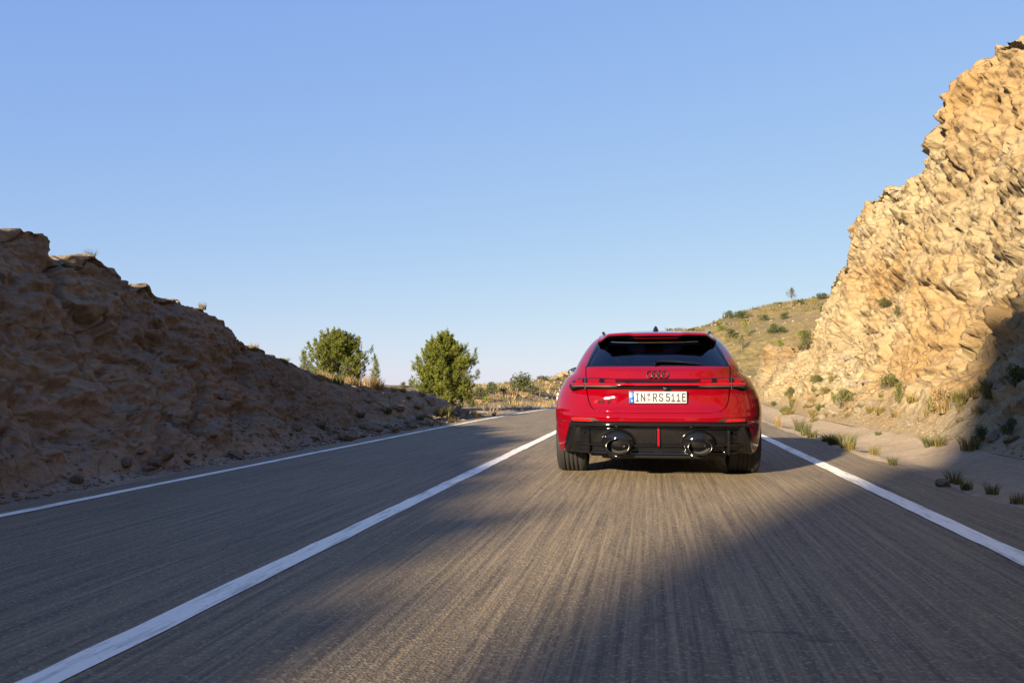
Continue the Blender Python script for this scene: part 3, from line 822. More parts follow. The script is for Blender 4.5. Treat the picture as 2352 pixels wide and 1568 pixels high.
for k in range(24):
    y = rng.uniform(7.5, 30); p = drop(float(road_off(y)) + 3.55 + abs(rng.gauss(0, .35)), y, CL)
    if p is not None:
        tuft(p, rng.uniform(0.10, 0.26), rng.choice(['mixed', 'green', 'dark', 'mixed']), 'scrubby grass tuft where the gutter meets the foot of the cliff', TG, rng.uniform(.9, 1.5))
TL = 'grass tufts along the far verge'
for (x, y, ht, kind, wide) in [(690, 940, 45, 'dark', 1.1), (480, 945, 30, 'mixed', 1), (1070, 880, 48, 'mixed', .8), (1340, 835, 48, 'mixed', .8), (1410, 822, 40, 'mixed', .8), (1490, 812, 62, 'mixed', .9), (1530, 800, 40, 'mixed', .9),
        (1680, 775, 58, 'mixed', .8), (1800, 760, 52, 'mixed', .7), (1860, 745, 30, 'dry', 1), (1440, 760, 105, 'green', 1.0), (1475, 750, 80, 'mixed', .9), (1395, 765, 85, 'mixed', .8), (1650, 750, 60, 'dry', .9), (310, 900, 30, 'mixed', 1), (840, 915, 34, 'mixed', 1),
        (1260, 790, 60, 'dark', 1.1), (1010, 740, 70, 'dark', 1.2), (820, 770, 60, 'dark', 1.2), (530, 850, 60, 'dark', 1.1)]:
    p = place(*z7(x, y), ['verge', 'rock_bank', 'ground'])
    if p is not None:
        tuft(p, size(p, ht / 2.613) * 1.1, kind, {'dark': 'dark green grass tuft on the shaded foot of the rock bank', 'mixed': 'olive grass tuft on the gravel verge along the far lane', 'green': 'tall green grass clump at the low end of the rock bank',
             'dry': 'dry tan grass tuft on the verge near the road bend'}[kind], TL, wide)
TC = 'grass tufts along the bank crest'
for (px, py, ht, kind, wide) in [(208, 592, 34, 'dark', .8), (465, 705, 22, 'mixed', 1.0), (585, 800, 24, 'mixed', 1.0), (655, 830, 20, 'green', 1.1), (735, 868, 34, 'dry', .9), (755, 872, 30, 'dry', .9), (775, 876, 36, 'green', 1.1), (800, 876, 28, 'dry', 1.1), (825, 880, 26, 'dry', 1.1),
        (845, 882, 40, 'dry', 0.8), (858, 884, 34, 'dry', .9), (870, 888, 34, 'dry', 1), (905, 893, 20, 'dry', 1), (925, 895, 18, 'mixed', 1), (300, 634, 14, 'mixed', 1.1), (970, 905, 22, 'dry', .9)]:
    d = ray(px, py + 4); best = None
    p = place(px, py + 6, ['rock_bank'])
    if p is None:
        continue
    p2 = Vector((p.x, p.y, p.z))
    tuft(p2, size(p2, ht / 0.81667), kind, {'dark': 'dark bushy tuft alone on the high crest of the rock bank', 'mixed': 'short straw tuft on the crest of the rock bank', 'green': 'yellow green grass clump on the bank crest before the pines',
         'dry': 'tall tan dry grass on the bank crest around the pines'}[kind], TC, wide)

# uncountable cover
def scatter_grass(name, pts, mat, label, nb=9, wid=0.05, lean=0.5):
    V, Fc = [], []
    for (x, y, z, h, sp) in pts:
        v, f = blades(nb, h, sp, wid * h / 0.35, rng, lean, 1)
        i = len(V); V.extend([(a + x, b + y, c + z) for a, b, c in v]); Fc.extend([tuple(q + i for q in g) for g in f])
    o = link(name, mesh_np(name, V, Fc, True), M[mat]); tag(o, label, 'grass', kind='stuff')
pts = []
while len(pts) < 6800:
    a = rng.uniform(-0.22, 0.36); r_ = 33 + 140 * rng.random() ** 0.8
    x, y = math.sin(a) * r_, math.cos(a) * r_
    if abs(x - float(road_off(y)) + 1.2) < 4.6 and y < 118: continue
    if fbm(np.array([[x * 0.16, y * 0.16, 0.0]]), 3, 61)[0] + rng.uniform(-.5, .5) < -0.15: continue
    pts.append((x, y, r_))
zz = terrain_z(np.array([q[0] for q in pts]), np.array([q[1] for q in pts]))
scatter_grass('hillside_grass', [(q[0], q[1], float(z), rng.uniform(0.12, 0.38) * (0.45 + q[2] / 130), rng.uniform(0.4, 1.1)) for q, z in zip(pts, zz)], 'hill_grass',
              'dry olive and tan grass covering the hillsides', 10, 0.06)
pts3 = []
while len(pts3) < 900:
    a = rng.uniform(-0.2, 0.36); r_ = 66 + 102 * rng.random() ** 0.8
    x, y = math.sin(a) * r_, math.cos(a) * r_
    if abs(x - float(road_off(y)) + 1.2) < 6 and y < 118: continue
    pts3.append((x, y, r_))
zz = terrain_z(np.array([q[0] for q in pts3]), np.array([q[1] for q in pts3]))
scatter_grass('hillside_scrub', [(q[0], q[1], float(z), rng.uniform(0.25, 0.6), rng.uniform(0.4, 1.0)) for q, z in zip(pts3, zz)], 'olive_leaves',
              'low olive scrub dotted over the dry hillside', 16, 0.09, 0.9)
# golden grass on the near edge of the far slope
pts2 = []
while len(pts2) < 420:
    y = rng.uniform(31, 62); x = float(road_off(y)) - rng.choice([5.1, 5.6, 7.5]) - abs(rng.gauss(0, 1)) * 1.0
    pts2.append((x, y))
zz = terrain_z(np.array([q[0] for q in pts2]), np.array([q[1] for q in pts2]))
scatter_grass('golden_grass', [(q[0], q[1], float(z), rng.uniform(0.12, 0.38), rng.uniform(0.2, 0.6)) for q, z in zip(pts2, zz)], 'dry_grass',
              'golden dry grass along the sunlit verge of the road bend', 9, 0.05)

# marker post beside the bend
_y = 40.0; pp = drop(float(road_off(_y)) - 5.0, _y)
post = empty('marker_post', pp); post.scale = (.8, .8, .7); tag(post, 'short white roadside marker post with a dark band by the road bend', 'post')
def prism(name, w0, w1, z0, z1, mat, parent):
    V = [(sx * w / 2, sy * w * .35, z) for (w, z) in ((w0, z0), (w1, z1)) for sx, sy in ((-1, -1), (1, -1), (1, 1), (-1, 1))]
    return link(name, mesh_np(name, V, [(0, 1, 5, 4), (1, 2, 6, 5), (2, 3, 7, 6), (3, 0, 4, 7), (4, 5, 6, 7)], False), mat, parent)
simple('post_white', (0.72, 0.71, 0.68), 0.5); simple('post_black', (0.02, 0.02, 0.02), 0.6)
prism('shaft', .13, .12, -.1, .62, M['post_white'], post); prism('band', .128, .126, .624, .72, M['post_black'], post); prism('cap', .12, .07, .722, .84, M['post_white'], post)

# ------------------------------------------------------------------ loose stones
def stone_mesh(seed, sub=2):
    bm = bmesh.new(); bmesh.ops.create_icosphere(bm, subdivisions=sub, radius=1.0)
    P = np.array([v.co[:] for v in bm.verts])
    f1, f2, cid = worley(P * 1.1 + seed * 3.7, seed)
    n = fbm(P * 1.3 + seed * 5.1, 3, seed)
    s = 1 + 0.28 * n + 0.22 * (cid - .5) + 0.06 * fbm(P * 4, 2, seed)
    r = random.Random(seed); sx, sy, sz = r.uniform(.8, 1.2), r.uniform(.7, 1.0), r.uniform(.55, .85)
    for v, k in zip(bm.verts, s): v.co = Vector((v.co.x * sx, v.co.y * sy, v.co.z * sz)) * float(k)
    me = bpy.data.meshes.new('stone'); bm.to_mesh(me); bm.free()
    me.polygons.foreach_set('use_smooth', [False] * len(me.polygons))
    return me
ST_PALE = [stone_mesh(k, 3) for k in range(5)]; ST_BROWN = [m.copy() for m in ST_PALE]; ST_OCHRE = [m.copy() for m in ST_PALE]
for m in ST_PALE: m.materials.append(M['pale_stone'])
for m in ST_BROWN: m.materials.append(M['brown_rock'])
for m in ST_OCHRE: m.materials.append(M['ochre_rock'])
def stone(p, s, lib, label, group=None, flat=1.0, sink=0.25, name='boulder', cat='rock'):
    o = link(name, rng.choice(lib)); o.scale = (s, s * rng.uniform(.8, 1.1), s * flat)
    o.rotation_euler = (rng.uniform(-.3, .3), rng.uniform(-.3, .3), rng.uniform(0, 6.28))
    o.location = (p[0], p[1], p[2] + s * flat * (0.6 - sink)); tag(o, label, cat, group)
    return o
for (x, y, wd, lib, lab) in [(492, 1000, 55, ST_PALE, 'pale boulder at the cliff foot beside the large green bush'), (560, 975, 60, ST_PALE, 'low pale boulder behind the large green bush at the cliff foot'),
        (1490, 1125, 110, ST_PALE, 'pale boulder lying in the shaded cliff foot by the gutter'), (1195, 1395, 95, ST_PALE, 'flat pale stone lying in the gutter edge grass'),
        (1225, 1120, 50, ST_PALE, 'small pale stone beside the gutter in the shade'), (365, 790, 40, ST_OCHRE, 'ochre rock jutting from the scree near the car'), (420, 960, 30, ST_OCHRE, 'small ochre rock at the gutter by the olive tuft')]:
    p = place(*z5(x, y), CL + ['road'])
    if p is not None: stone(p, size(p, wd / 2.091) * 0.5, lib, lab)
# cairn beside the far verge
pc = place(*z7(1540, 715), ['verge', 'ground', 'rock_bank'])
zc = pc.z
for k, (wd, hh) in enumerate([(60, 30), (52, 26), (44, 22), (36, 18)]):
    s = size(pc, wd / 2.613) * 0.5; o = link('cairn_stone', ST_PALE[k]); hgt = size(pc, hh / 2.613)
    vz = [v.co.z for v in ST_PALE[k].vertices]; sc = hgt / (max(vz) - min(vz))
    o.scale = (s, s, sc); o.location = (pc.x + rng.uniform(-.02, .02), pc.y, zc - min(vz) * sc - 0.03); o.rotation_euler = (0, 0, k * 1.3); zc += hgt * 0.86
    tag(o, ['wide bottom stone of the stacked cairn', 'second stone up in the stacked cairn', 'third stone up in the stacked cairn', 'small top stone of the stacked cairn'][k] + ' beside the tall pine', 'rock', 'stones of the cairn')
p = place(*z7(1575, 745), ['verge', 'ground', 'rock_bank']); stone(p, size(p, 110 / 2.613) * .5, ST_PALE, 'pale grey boulder at the foot of the stacked cairn', flat=.7)
for (x, y, wd, lab) in [(2300, 470, 70, 'big brown rock on the far hilltop behind the car mirror'), (2240, 490, 60, 'brown rock stepping down from the far hilltop'), (2190, 520, 50, 'flat tan rock on the far slope above the verge'),
                        (1690, 655, 60, 'tan rock in the far slope behind the stacked cairn'), (1740, 720, 70, 'tan boulder beside the verge at the start of the far slope'), (1980, 675, 22, 'small pale stone on the far grassy slope'), (2330, 450, 60, 'brown rock under the dark hilltop bush')]:
    p = place(*z7(x, y), ['ground'])
    if p is not None: stone(p, size(p, wd / 2.613) * .5, ST_OCHRE, lab, flat=.8, sink=.3)
for (x, y, wd, ht, lab) in [(1090, 700, 130, 80, 'pale angular block in the face of the low rock bank'), (1240, 690, 120, 90, 'large rounded block near the end of the low rock bank'), (1320, 660, 90, 90, 'rounded end block where the low rock bank stops'),
                            (850, 640, 120, 60, 'pale jutting block in the middle of the low rock bank'), (1160, 620, 110, 50, 'overhanging slab at the top of the low rock bank')]:
    p = place(*z7(x, y), ['rock_bank'])
    if p is not None:
        o = stone(p, size(p, wd / 2.613) * .5, ST_BROWN, lab, flat=ht / wd * 1.1, sink=.6, name='rock_block')
G1 = 'loose stones on the verge under the dark bank'
for k in range(120):
    y = rng.uniform(6.5, 27); x = -5.15 - abs(rng.gauss(0, .50))
    p = drop(x, y, ['rock_bank', 'verge'])
    if p: stone(p, .03 + .13 * rng.random() ** 2.5, ST_BROWN, 'loose grey brown stone at the foot of the dark rock bank', G1, .8, .3, 'loose_stone')
G2 = 'loose stones on the scree'
for k in range(110):
    y = rng.uniform(9, 36); x = float(road_off(y)) + 3.95 + abs(rng.gauss(0, .42))
    p = drop(x, y, ['rock_cliff', 'drainage_gutter'])
    if p and p.z < 2.2: stone(p, rng.uniform(.03, .11) * (1 + .3 * (y > 20)), rng.choice([ST_OCHRE, ST_PALE]), 'loose tan stone on the scree under the sunlit cliff', G2, .8, .3, 'loose_stone')
def rubble(name, n, fn, names, mat, label):
    V, Fc = [], []
    base = stone_mesh(3, 1); bv = np.array([v.co[:] for v in base.vertices]); bf = np.array([list(q.vertices) for q in base.polygons])
    vs, fs = [], []; c = 0
    for _ in range(n):
        x, y, s = fn(); p = drop(x, y, names)
        if not p: continue
        a = rng.uniform(0, 6.28); R = np.array([[math.cos(a), -math.sin(a), 0], [math.sin(a), math.cos(a), 0], [0, 0, 1]])
        q = (bv * np.array([s, s * rng.uniform(.6, 1), s * rng.uniform(.5, .9)])) @ R.T + np.array([p.x, p.y, p.z + s * .2])
        vs.append(q); fs.append(bf + c); c += len(bv)
    o = link(name, mesh_np(name, np.concatenate(vs), np.concatenate(fs), False), M[mat]); tag(o, label, 'rubble', kind='stuff')
rubble('scree_rubble', 2600, lambda: ((lambda y: (float(road_off(y)) + 3.85 + abs(rng.gauss(0, .5)), y, rng.uniform(.008, .032)))(rng.uniform(7, 46))), ['rock_cliff', 'drainage_gutter'], 'ochre_rock', 'small tan rubble strewn over the scree')
rubble('verge_rubble', 2200, lambda: ((lambda y: (float(road_off(y)) - 5.05 - abs(rng.gauss(0, .45)), y, rng.uniform(.010, .04)))(rng.uniform(5, 30))), ['rock_bank', 'verge'], 'brown_rock', 'small grey rubble along the foot of the dark bank')
rubble('hillside_rubble', 900, lambda: ((lambda a, r: (math.sin(a) * r, math.cos(a) * r, rng.uniform(.05, .22)))(rng.uniform(-.18, .3), rng.uniform(40, 150))), ['ground'], 'pale_stone', 'pale stones littering the dry hillside')
# ---- CAR ----

# ------------------------------------------------------------------ the red estate car
def pchip(xs, ys):
    xs = np.asarray(xs, float); ys = np.asarray(ys, float); h = np.diff(xs); d = np.diff(ys) / h
    m = np.zeros(len(xs)); m[0], m[-1] = d[0], d[-1]
    for k in range(1, len(xs) - 1):
        if d[k - 1] * d[k] > 0:
            w1, w2 = 2 * h[k] + h[k - 1], h[k] + 2 * h[k - 1]; m[k] = (w1 + w2) / (w1 / d[k - 1] + w2 / d[k])
    def f(x):
        x = np.clip(np.asarray(x, float), xs[0], xs[-1]); i = np.clip(np.searchsorted(xs, x) - 1, 0, len(xs) - 2)
        t = (x - xs[i]) / h[i]; t2, t3 = t * t, t * t * t
        return (2 * t3 - 3 * t2 + 1) * ys[i] + (t3 - 2 * t2 + t) * h[i] * m[i] + (-2 * t3 + 3 * t2) * ys[i + 1] + (t3 - t2) * h[i] * m[i + 1]
    return f
fw = pchip([.15, .22, .30, .40, .50, .60, .70, .80, .85, .90, .95, 1.0, 1.05, 1.10, 1.15, 1.20, 1.26, 1.30, 1.335], [.875, .905, .922, .934, .940, .945, .935, .905, .882, .856, .818, .784, .762, .738, .713, .684, .641, .600, .552])
fr = pchip([.15, .22, .30, .40, .495, .510, .525, .550, .575, .592, .62, .68, .74, .80, .83, .86, .90, .935, .962, .985, 1.003, 1.05, 1.10, 1.18, 1.26, 1.30, 1.335],
           [.20, .10, .060, .035, .025, .010, .000, .000, .012, .022, .032, .052, .058, .045, .038, .040, .052, .060, .070, .098, .130, .205, .285, .42, .57, .67, .80])
fD = pchip([.15, .60, .95, 1.02, 1.335], [.62, .62, .68, .52, .45])
fyF = pchip([.15, .3, .5, .62, .70, .76, .82, .88, .94, 1.0, 1.10, 1.22, 1.335], [4.72, 4.82, 4.86, 4.86, 4.82, 4.72, 4.45, 4.10, 3.72, 3.40, 3.17, 2.90, 2.66])
fDF = pchip([.15, .7, .9, 1.335], [.75, .75, .7, .45])
fn = pchip([.15, .60, .75, .90, 1.02, 1.335], [3.5, 3.3, 2.9, 2.6, 3.0, 3.2])
fbul = pchip([.15, .30, .60, .72, .82, .90, .97, 1.335], [.045, .055, .052, .047, .040, .032, .0, 0])
AX_R, AX_F, WZ, WR = 0.93, 3.82, 0.352, 0.352
def PB(u, z):
    """half body surface: u 0..1 rear (centre to flank), 1..2 flank, 2..3 nose; x >= 0"""
    u = np.asarray(u, float); z = np.asarray(z, float); u, z = np.broadcast_arrays(u, z)
    ww, r, D, n, yf, DF, bu = fw(z), fr(z), fD(z), fn(z), fyF(z), fDF(z), fbul(z)
    th = np.clip(u, 0, 1) * math.pi / 2
    xr = ww * np.sin(th) ** (2 / n); yr = r + D * (1 - np.cos(th) ** 1.0)
    s = np.clip(u - 1, 0, 1); y_s = (r + D) + s * (yf - DF - r - D)
    th2 = np.clip(3 - u, 0, 1) * math.pi / 2
    xf = ww * np.sin(th2) ** (2 / n); y_f = yf - DF * (1 - np.cos(th2))
    x = np.where(u <= 1, xr, np.where(u <= 2, ww, xf)); y = np.where(u <= 1, yr, np.where(u <= 2, y_s, y_f))
    g = np.exp(-((y - .86) / .50) ** 2) + 0.6 * np.exp(-((y - AX_F) / .42) ** 2)
    k = np.clip((x / ww - 0.62) / 0.38, 0, 1) ** 1.5
    waist = 0.035 * np.exp(-((y - 2.3) / .9) ** 2) * (z < 1.02) * sstep(.25, .5, z)
    x = x + (bu * g - waist) * k
    return np.stack([x, y, z], -1)
def u_of_x(x, z):
    """rear u for a lateral position (numeric, monotone)"""
    x = np.asarray(x, float); z = np.asarray(z, float); x, z = np.broadcast_arrays(x, z)
    lo = np.zeros(x.shape); hi = np.ones(x.shape)
    for _ in range(30):
        mid = (lo + hi) / 2; big = PB(mid, z)[..., 0] > np.abs(x)
        hi = np.where(big, mid, hi); lo = np.where(big, lo, mid)
    return (lo + hi) / 2
def u_of_y(y, z):
    y, z = np.broadcast_arrays(np.asarray(y, float), np.asarray(z, float))
    lo = np.zeros(y.shape); hi = np.full(y.shape, 3.0)
    for _ in range(32):
        mid = (lo + hi) / 2; big = PB(mid, z)[..., 1] > y
        hi = np.where(big, mid, hi); lo = np.where(big, lo, mid)
    return (lo + hi) / 2
def PX(x, z, off=0.0):
    """a point of the tail for signed lateral x and height z, pushed out by off along the normal"""
    x, z = np.broadcast_arrays(np.asarray(x, float), np.asarray(z, float))
    def f(a, b):
        p = PB(u_of_x(np.abs(a), b), b); q = p.copy(); q[..., 0] = np.where(a < 0, -p[..., 0], p[..., 0]); return q
    P = f(x, z)
    if np.any(np.asarray(off) != 0):
        e = 0.004
        dx = f(x + e, z) - f(x - e, z); dz = f(x, z + e) - f(x, z - e)
        n = np.cross(dx, dz); n /= np.linalg.norm(n, axis=-1, keepdims=True) + 1e-12
        P = P + n * (np.asarray(off)[..., None] if np.ndim(off) else off)
    return P

def mat_car():
    b = NB('red_paint'); c = b.coord()
    fl = b.voro(c, 900, 'F1', 'Color'); 
    n = b.noise(c, 3, 2)
    col = b.mix(b.fr(n, .3, .7), (0.108, 0.0003, 0.0030), (0.120, 0.0003, 0.0034))
    M['red_paint'] = b.fin(col, 0.45, Metallic=0.0, Coat_Weight=1.0, Coat_Roughness=0.010, Coat_IOR=1.5)
    b.p.inputs['Specular IOR Level'].default_value = 0.0
    b = NB('gloss_black'); c = b.coord()
    M['gloss_black'] = b.fin(b.mix(b.noise(c, 30, 2), (0.003, 0.003, 0.0035), (0.005, 0.005, 0.0055)), 0.06)
    b = NB('tinted_glass'); c = b.coord()
    tr = b.new('ShaderNodeBsdfTransparent'); tr.inputs[0].default_value = (0.36, 0.37, 0.38, 1)
    gl = b.new('ShaderNodeBsdfGlossy'); gl.inputs['Roughness'].default_value = 0.01; b.l(b.mix(b.noise(c, 2, 2), (.9, .92, .95), (1, 1, 1)), gl.inputs[0])
    fz = b.new('ShaderNodeFresnel'); fz.inputs[0].default_value = 1.5
    mx = b.new('ShaderNodeMixShader'); b.l(fz.outputs[0], mx.inputs[0]); b.l(tr.outputs[0], mx.inputs[1]); b.l(gl.outputs[0], mx.inputs[2]); b.l(mx.outputs[0], b.out.inputs[0])
    M['tinted_glass'] = b.m
    b = NB('clear_glass'); c = b.coord()
    tr = b.new('ShaderNodeBsdfTransparent'); tr.inputs[0].default_value = (0.80, 0.85, 0.86, 1)
    gl = b.new('ShaderNodeBsdfGlossy'); gl.inputs['Roughness'].default_value = 0.01; b.l(b.mix(b.noise(c, 2, 2), (.9, .92, .95), (1, 1, 1)), gl.inputs[0])
    fz = b.new('ShaderNodeFresnel'); fz.inputs[0].default_value = 1.5
    mx = b.new('ShaderNodeMixShader'); b.l(fz.outputs[0], mx.inputs[0]); b.l(tr.outputs[0], mx.inputs[1]); b.l(gl.outputs[0], mx.inputs[2]); b.l(mx.outputs[0], b.out.inputs[0])
    M['clear_glass'] = b.m
    def emis(name, col, st, base):
        b = NB(name); c = b.coord()
        b.l(b.mix(b.noise(c, 60, 2), tuple(x * .9 for x in base), base), b.p.inputs['Base Color'])
        b.p.inputs['Emission Color'].default_value = col + (1,); b.p.inputs['Emission Strength'].default_value = st; b.p.inputs['Roughness'].default_value = 0.6; b.p.inputs['Specular IOR Level'].default_value = 0.0
        M[name] = b.m
    emis('red_led', (1.0, 0.004, 0.02), 0.45, (0.10, 0.001, 0.002))
    emis('red_led_dim', (1.0, 0.004, 0.03), 0.04, (0.06, 0.001, 0.002))
    emis('red_light_bar', (1.0, 0.004, 0.02), 0.45, (0.10, 0.001, 0.002))
mat_car()
simple('lens_black', (0.004, 0.001, 0.0015), 0.04)
simple('reflector_red', (0.34, 0.006, 0.006), 0.12, Coat_Weight=1.0)
simple('rubber', (0.006, 0.0057, 0.0054), 0.8)
simple('seam_black', (0.006, 0.006, 0.006), 0.7)
simple('interior_dark', (0.016, 0.016, 0.018), 0.7)
simple('badge_black', (0.004, 0.004, 0.0045), 0.35, Specular_IOR_Level=0.25)
simple('plate_white', (0.235, 0.245, 0.265), 0.45)
simple('plate_black', (0.012, 0.012, 0.013), 0.5)
simple('plate_blue', (0.006, 0.06, 0.30), 0.4)
simple('plate_yellow', (0.65, 0.48, 0.05), 0.5)
simple('seal_brown', (0.10, 0.040, 0.026), 0.5)
simple('seal_silver', (0.16, 0.16, 0.155), 0.4)
simple('dark_chrome', (0.075, 0.073, 0.07), 0.20, Metallic=1.0)
simple('pipe_soot', (0.010, 0.009, 0.008), 0.9)
simple('rim_grey', (0.05, 0.05, 0.052), 0.3, Metallic=0.8)
simple('mirror_glass', (0.85, 0.87, 0.9), 0.02, Metallic=1.0)
simple('strip_clear', (0.050, 0.038, 0.028), 0.5, Specular_IOR_Level=0.1)

car = empty('estate_car', (0.045, 8.07, 0.0), math.radians(0.55))
car.scale = (0.967, 1.0, 0.993)
tag(car, 'red estate car with black diffuser and twin oval exhausts driving beside the cliff', 'car')

def patch(name, X, Z, off, mat, parent=None, flip=False, thick=0.0):
    """surface patch on the tail; X, Z are 2D arrays (rows of equal topology)"""
    P = PX(X, Z, off)
    nr, nc = X.shape
    V = P.reshape(-1, 3); Fc = grid_faces(nr, nc, flip)
    me = mesh_np(name, V, Fc)
    o = link(name, me, mat, parent or car)
    return o
def sym_rows(zs, hw, nc=61):
    zs = np.asarray(zs); t = np.linspace(-1, 1, nc)
    return np.asarray(hw)[:, None] * t[None, :], np.repeat(zs[:, None], nc, 1)
def upanel(name, zs, ua, ub, nc, mat, parent=None, side=1, off=0.0, arch=None):
    """panel between two outline parameters per row, on one flank"""
    t = np.linspace(0, 1, nc)[None, :]
    U = ua[:, None] * (1 - t) + ub[:, None] * t
    Z = np.repeat(zs[:, None], nc, 1)
    P = PB(U, Z)
    keep = None
    if arch:
        V = P.reshape(-1, 3); Fq = grid_faces(len(zs), nc)
        inside = np.zeros(len(V), bool)
        for ay in arch:
            rad = np.hypot(V[:, 1] - ay, V[:, 2] - WZ)
            inside |= rad < 0.385
        kf = ~(inside[Fq].all(1))
        Fq = Fq[kf]
        for ay in arch:      # pull the ragged edge onto the arch circle
            rad = np.hypot(V[:, 1] - ay, V[:, 2] - WZ); m = (rad < 0.385)
            sc = 0.385 / np.maximum(rad, 0.05)
            V[m, 1] = ay + (V[m, 1] - ay) * sc[m]; V[m, 2] = WZ + (V[m, 2] - WZ) * sc[m]
        P = V
    else:
        P = P.reshape(-1, 3); Fq = grid_faces(len(zs), nc)
    P = P.copy(); P[:, 0] *= side
    if side < 0: Fq = Fq[:, ::-1]
    me = mesh_np(name, P, np.ascontiguousarray(Fq))
    bm = bmesh.new(); bm.from_mesh(me)
    bmesh.ops.delete(bm, geom=[v for v in bm.verts if not v.link_faces], context='VERTS'); bm.to_mesh(me); bm.free()
    o = link(name, me, mat, parent or car)
    return o

# tailgate outline (half width by height)
gate = pchip([.592, .596, .604, .618, .640, .68, .74, .81, .90, .962, 1.003], [.46, .506, .547, .579, .604, .627, .643, .654, .662, .666, .668])
ZG = np.concatenate([np.linspace(.592, .66, 24), np.linspace(.665, .80, 26), np.linspace(.805, 1.003, 44)])
# dark shell under the panel gaps
Zs = np.linspace(.20, 1.0, 60)
X, Z = sym_rows(Zs, np.array([min(.80, fw(z) * .93) for z in Zs]), 60)
patch('inner_shell', X, Z, -0.060, M['seam_black'])
# tailgate panel: with the number plate recess pressed in
X, Z = sym_rows(ZG, gate(ZG) - .004, 121)
rec = sstep(.50, .33, np.abs(X) + (.80 - Z) * -.9 - .02) * sstep(.600, .650, Z) * sstep(.815, .800, Z)
edge = np.minimum(1, ((gate(ZG)[:, None] - np.abs(X)) / .008)); edge = np.minimum(edge, (Z - .592) / .008)
tailgate = patch('tailgate', X, Z, -0.011 * rec - 0.006 * (1 - np.clip(edge, 0, 1)) ** 2, M['red_paint'])
# rear quarters, left and right: from the gate seam round the flank to the door shut
ZQ = np.concatenate([np.linspace(.5885, .66, 18), np.linspace(.665, .80, 20), np.linspace(.805, 1.003, 34)])
for sd in (-1, 1):
    ua = u_of_x(gate(ZQ) + .004, ZQ); ub = u_of_y(1.35 + 0 * ZQ, ZQ)
    upanel('rear_quarter', ZQ, ua, ub, 90, M['red_paint'], side=sd, arch=[AX_R])
    ZD = np.linspace(.24, 1.003, 60)
    upanel('rear_door', ZD, u_of_y(1.356 + 0 * ZD, ZD), u_of_y(2.25 + 0 * ZD, ZD), 40, M['red_paint'], side=sd)
    upanel('front_door', ZD, u_of_y(2.256 + 0 * ZD, ZD), u_of_y(3.22 + 0 * ZD, ZD), 40, M['red_paint'], side=sd)
    ZFd = np.linspace(.22, 1.0, 70)
    upanel('front_wing', ZFd, u_of_y(np.minimum(3.226, fyF(ZFd) - .16), ZFd), np.full(len(ZFd), 3.0), 90, M['red_paint'], side=sd, arch=[AX_F])
# bumper
dif = pchip([.20, .30, .40, .49, .512], [.890, .872, .845, .813, .800])
ZB = np.concatenate([np.linspace(.512, .53, 8), np.linspace(.533, .588, 18)])
X, Z = sym_rows(ZB, np.full(len(ZB), .80), 121)
bump_o = patch('bumper', X, Z, 0.0, M['red_paint'])
for sd in (-1, 1):
    zb2 = np.linspace(.22, .588, 50)
    ua = np.where(zb2 > .512, u_of_x(np.full(50, .800), zb2), u_of_x(dif(zb2), zb2))
    upanel('bumper_flank', zb2, ua, u_of_y(np.full(50, .93), zb2), 90, M['red_paint'], parent=bump_o, side=sd, arch=[AX_R])
    zs_ = np.linspace(.22, .588, 40)
    upanel('sill_panel', zs_, u_of_y(np.full(40, .93), zs_), u_of_y(np.full(40, 1.352), zs_), 50, M['red_paint'], side=sd, arch=[AX_R])
# parking sensors
def disc_on(name, x, z, rad, mat, parent, off=.002, n=20, rx=None):
    a = np.linspace(0, 2 * math.pi, n, endpoint=False); rx = rx or rad
    P = PX(np.concatenate([[x], x + rx * np.cos(a)]), np.concatenate([[z], z + rad * np.sin(a)]), off)
    f = [(0, 1 + k, 1 + (k + 1) % n) for k in range(n)]
    return link(name, mesh_np(name, P, f), mat, parent)
for x in (-.325, .345):
    s = disc_on('parking_sensor', x, .531, .012, M['seam_black'], bump_o, .0012); disc_on('sensor_cap', x, .531, .0105, M['red_paint'], s, .0022)

# ---- black diffuser insert: ledge, recessed panel, blades, fins
ZL = np.linspace(.468, .511, 8)
X, Z = sym_rows(ZL, dif(ZL) - .003, 101)
ledge = patch('diffuser_ledge', X, Z, .006 + .014 * np.sin((Z - .468) / .043 * math.pi), M['gloss_black'])
ZI = np.linspace(.215, .470, 60)
X, Z = sym_rows(ZI, dif(ZI) - .003, 161)
def oval(x, z, cx_, cz_, rx_, rz_): return ((x - cx_) / rx_) ** 2 + ((z - cz_) / rz_) ** 2
dep = -0.035 * sstep(.470, .455, Z) * sstep(.80, .74, np.abs(X) + .12 * (Z - .3)) * sstep(.215, .235, Z)
dome = 0
for cx_ in (-.362, .366):
    dome = dome + .085 * np.clip(1 - oval(X, Z, cx_, .315, .155, .125), 0, 1) ** .55
step = -.012 * sstep(.300, .294, Z)
diffuser = patch('diffuser', X, Z, dep + dome + step, M['gloss_black'])
def bar_on(name, x0, z0, x1, z1, wid, off0, off1, mat, parent, n=14):
    """raised strip between two tail points"""
    t = np.linspace(0, 1, n); xs = x0 + (x1 - x0) * t; zs = z0 + (z1 - z0) * t
    dx, dz = x1 - x0, z1 - z0; L = math.hypot(dx, dz); px_, pz_ = -dz / L * wid / 2, dx / L * wid / 2
    rows = [PX(xs - px_, zs - pz_, off0), PX(xs - px_ * .7, zs - pz_ * .7, off1), PX(xs + px_ * .7, zs + pz_ * .7, off1), PX(xs + px_, zs + pz_, off0)]
    V = np.stack(rows, 0).reshape(-1, 3); Fq = grid_faces(4, n)
    me = mesh_np(name, V, Fq, False)
    bm = bmesh.new(); bm.from_mesh(me); bmesh.ops.recalc_face_normals(bm, faces=bm.faces); bm.to_mesh(me); bm.free()
    return link(name, me, mat, parent)
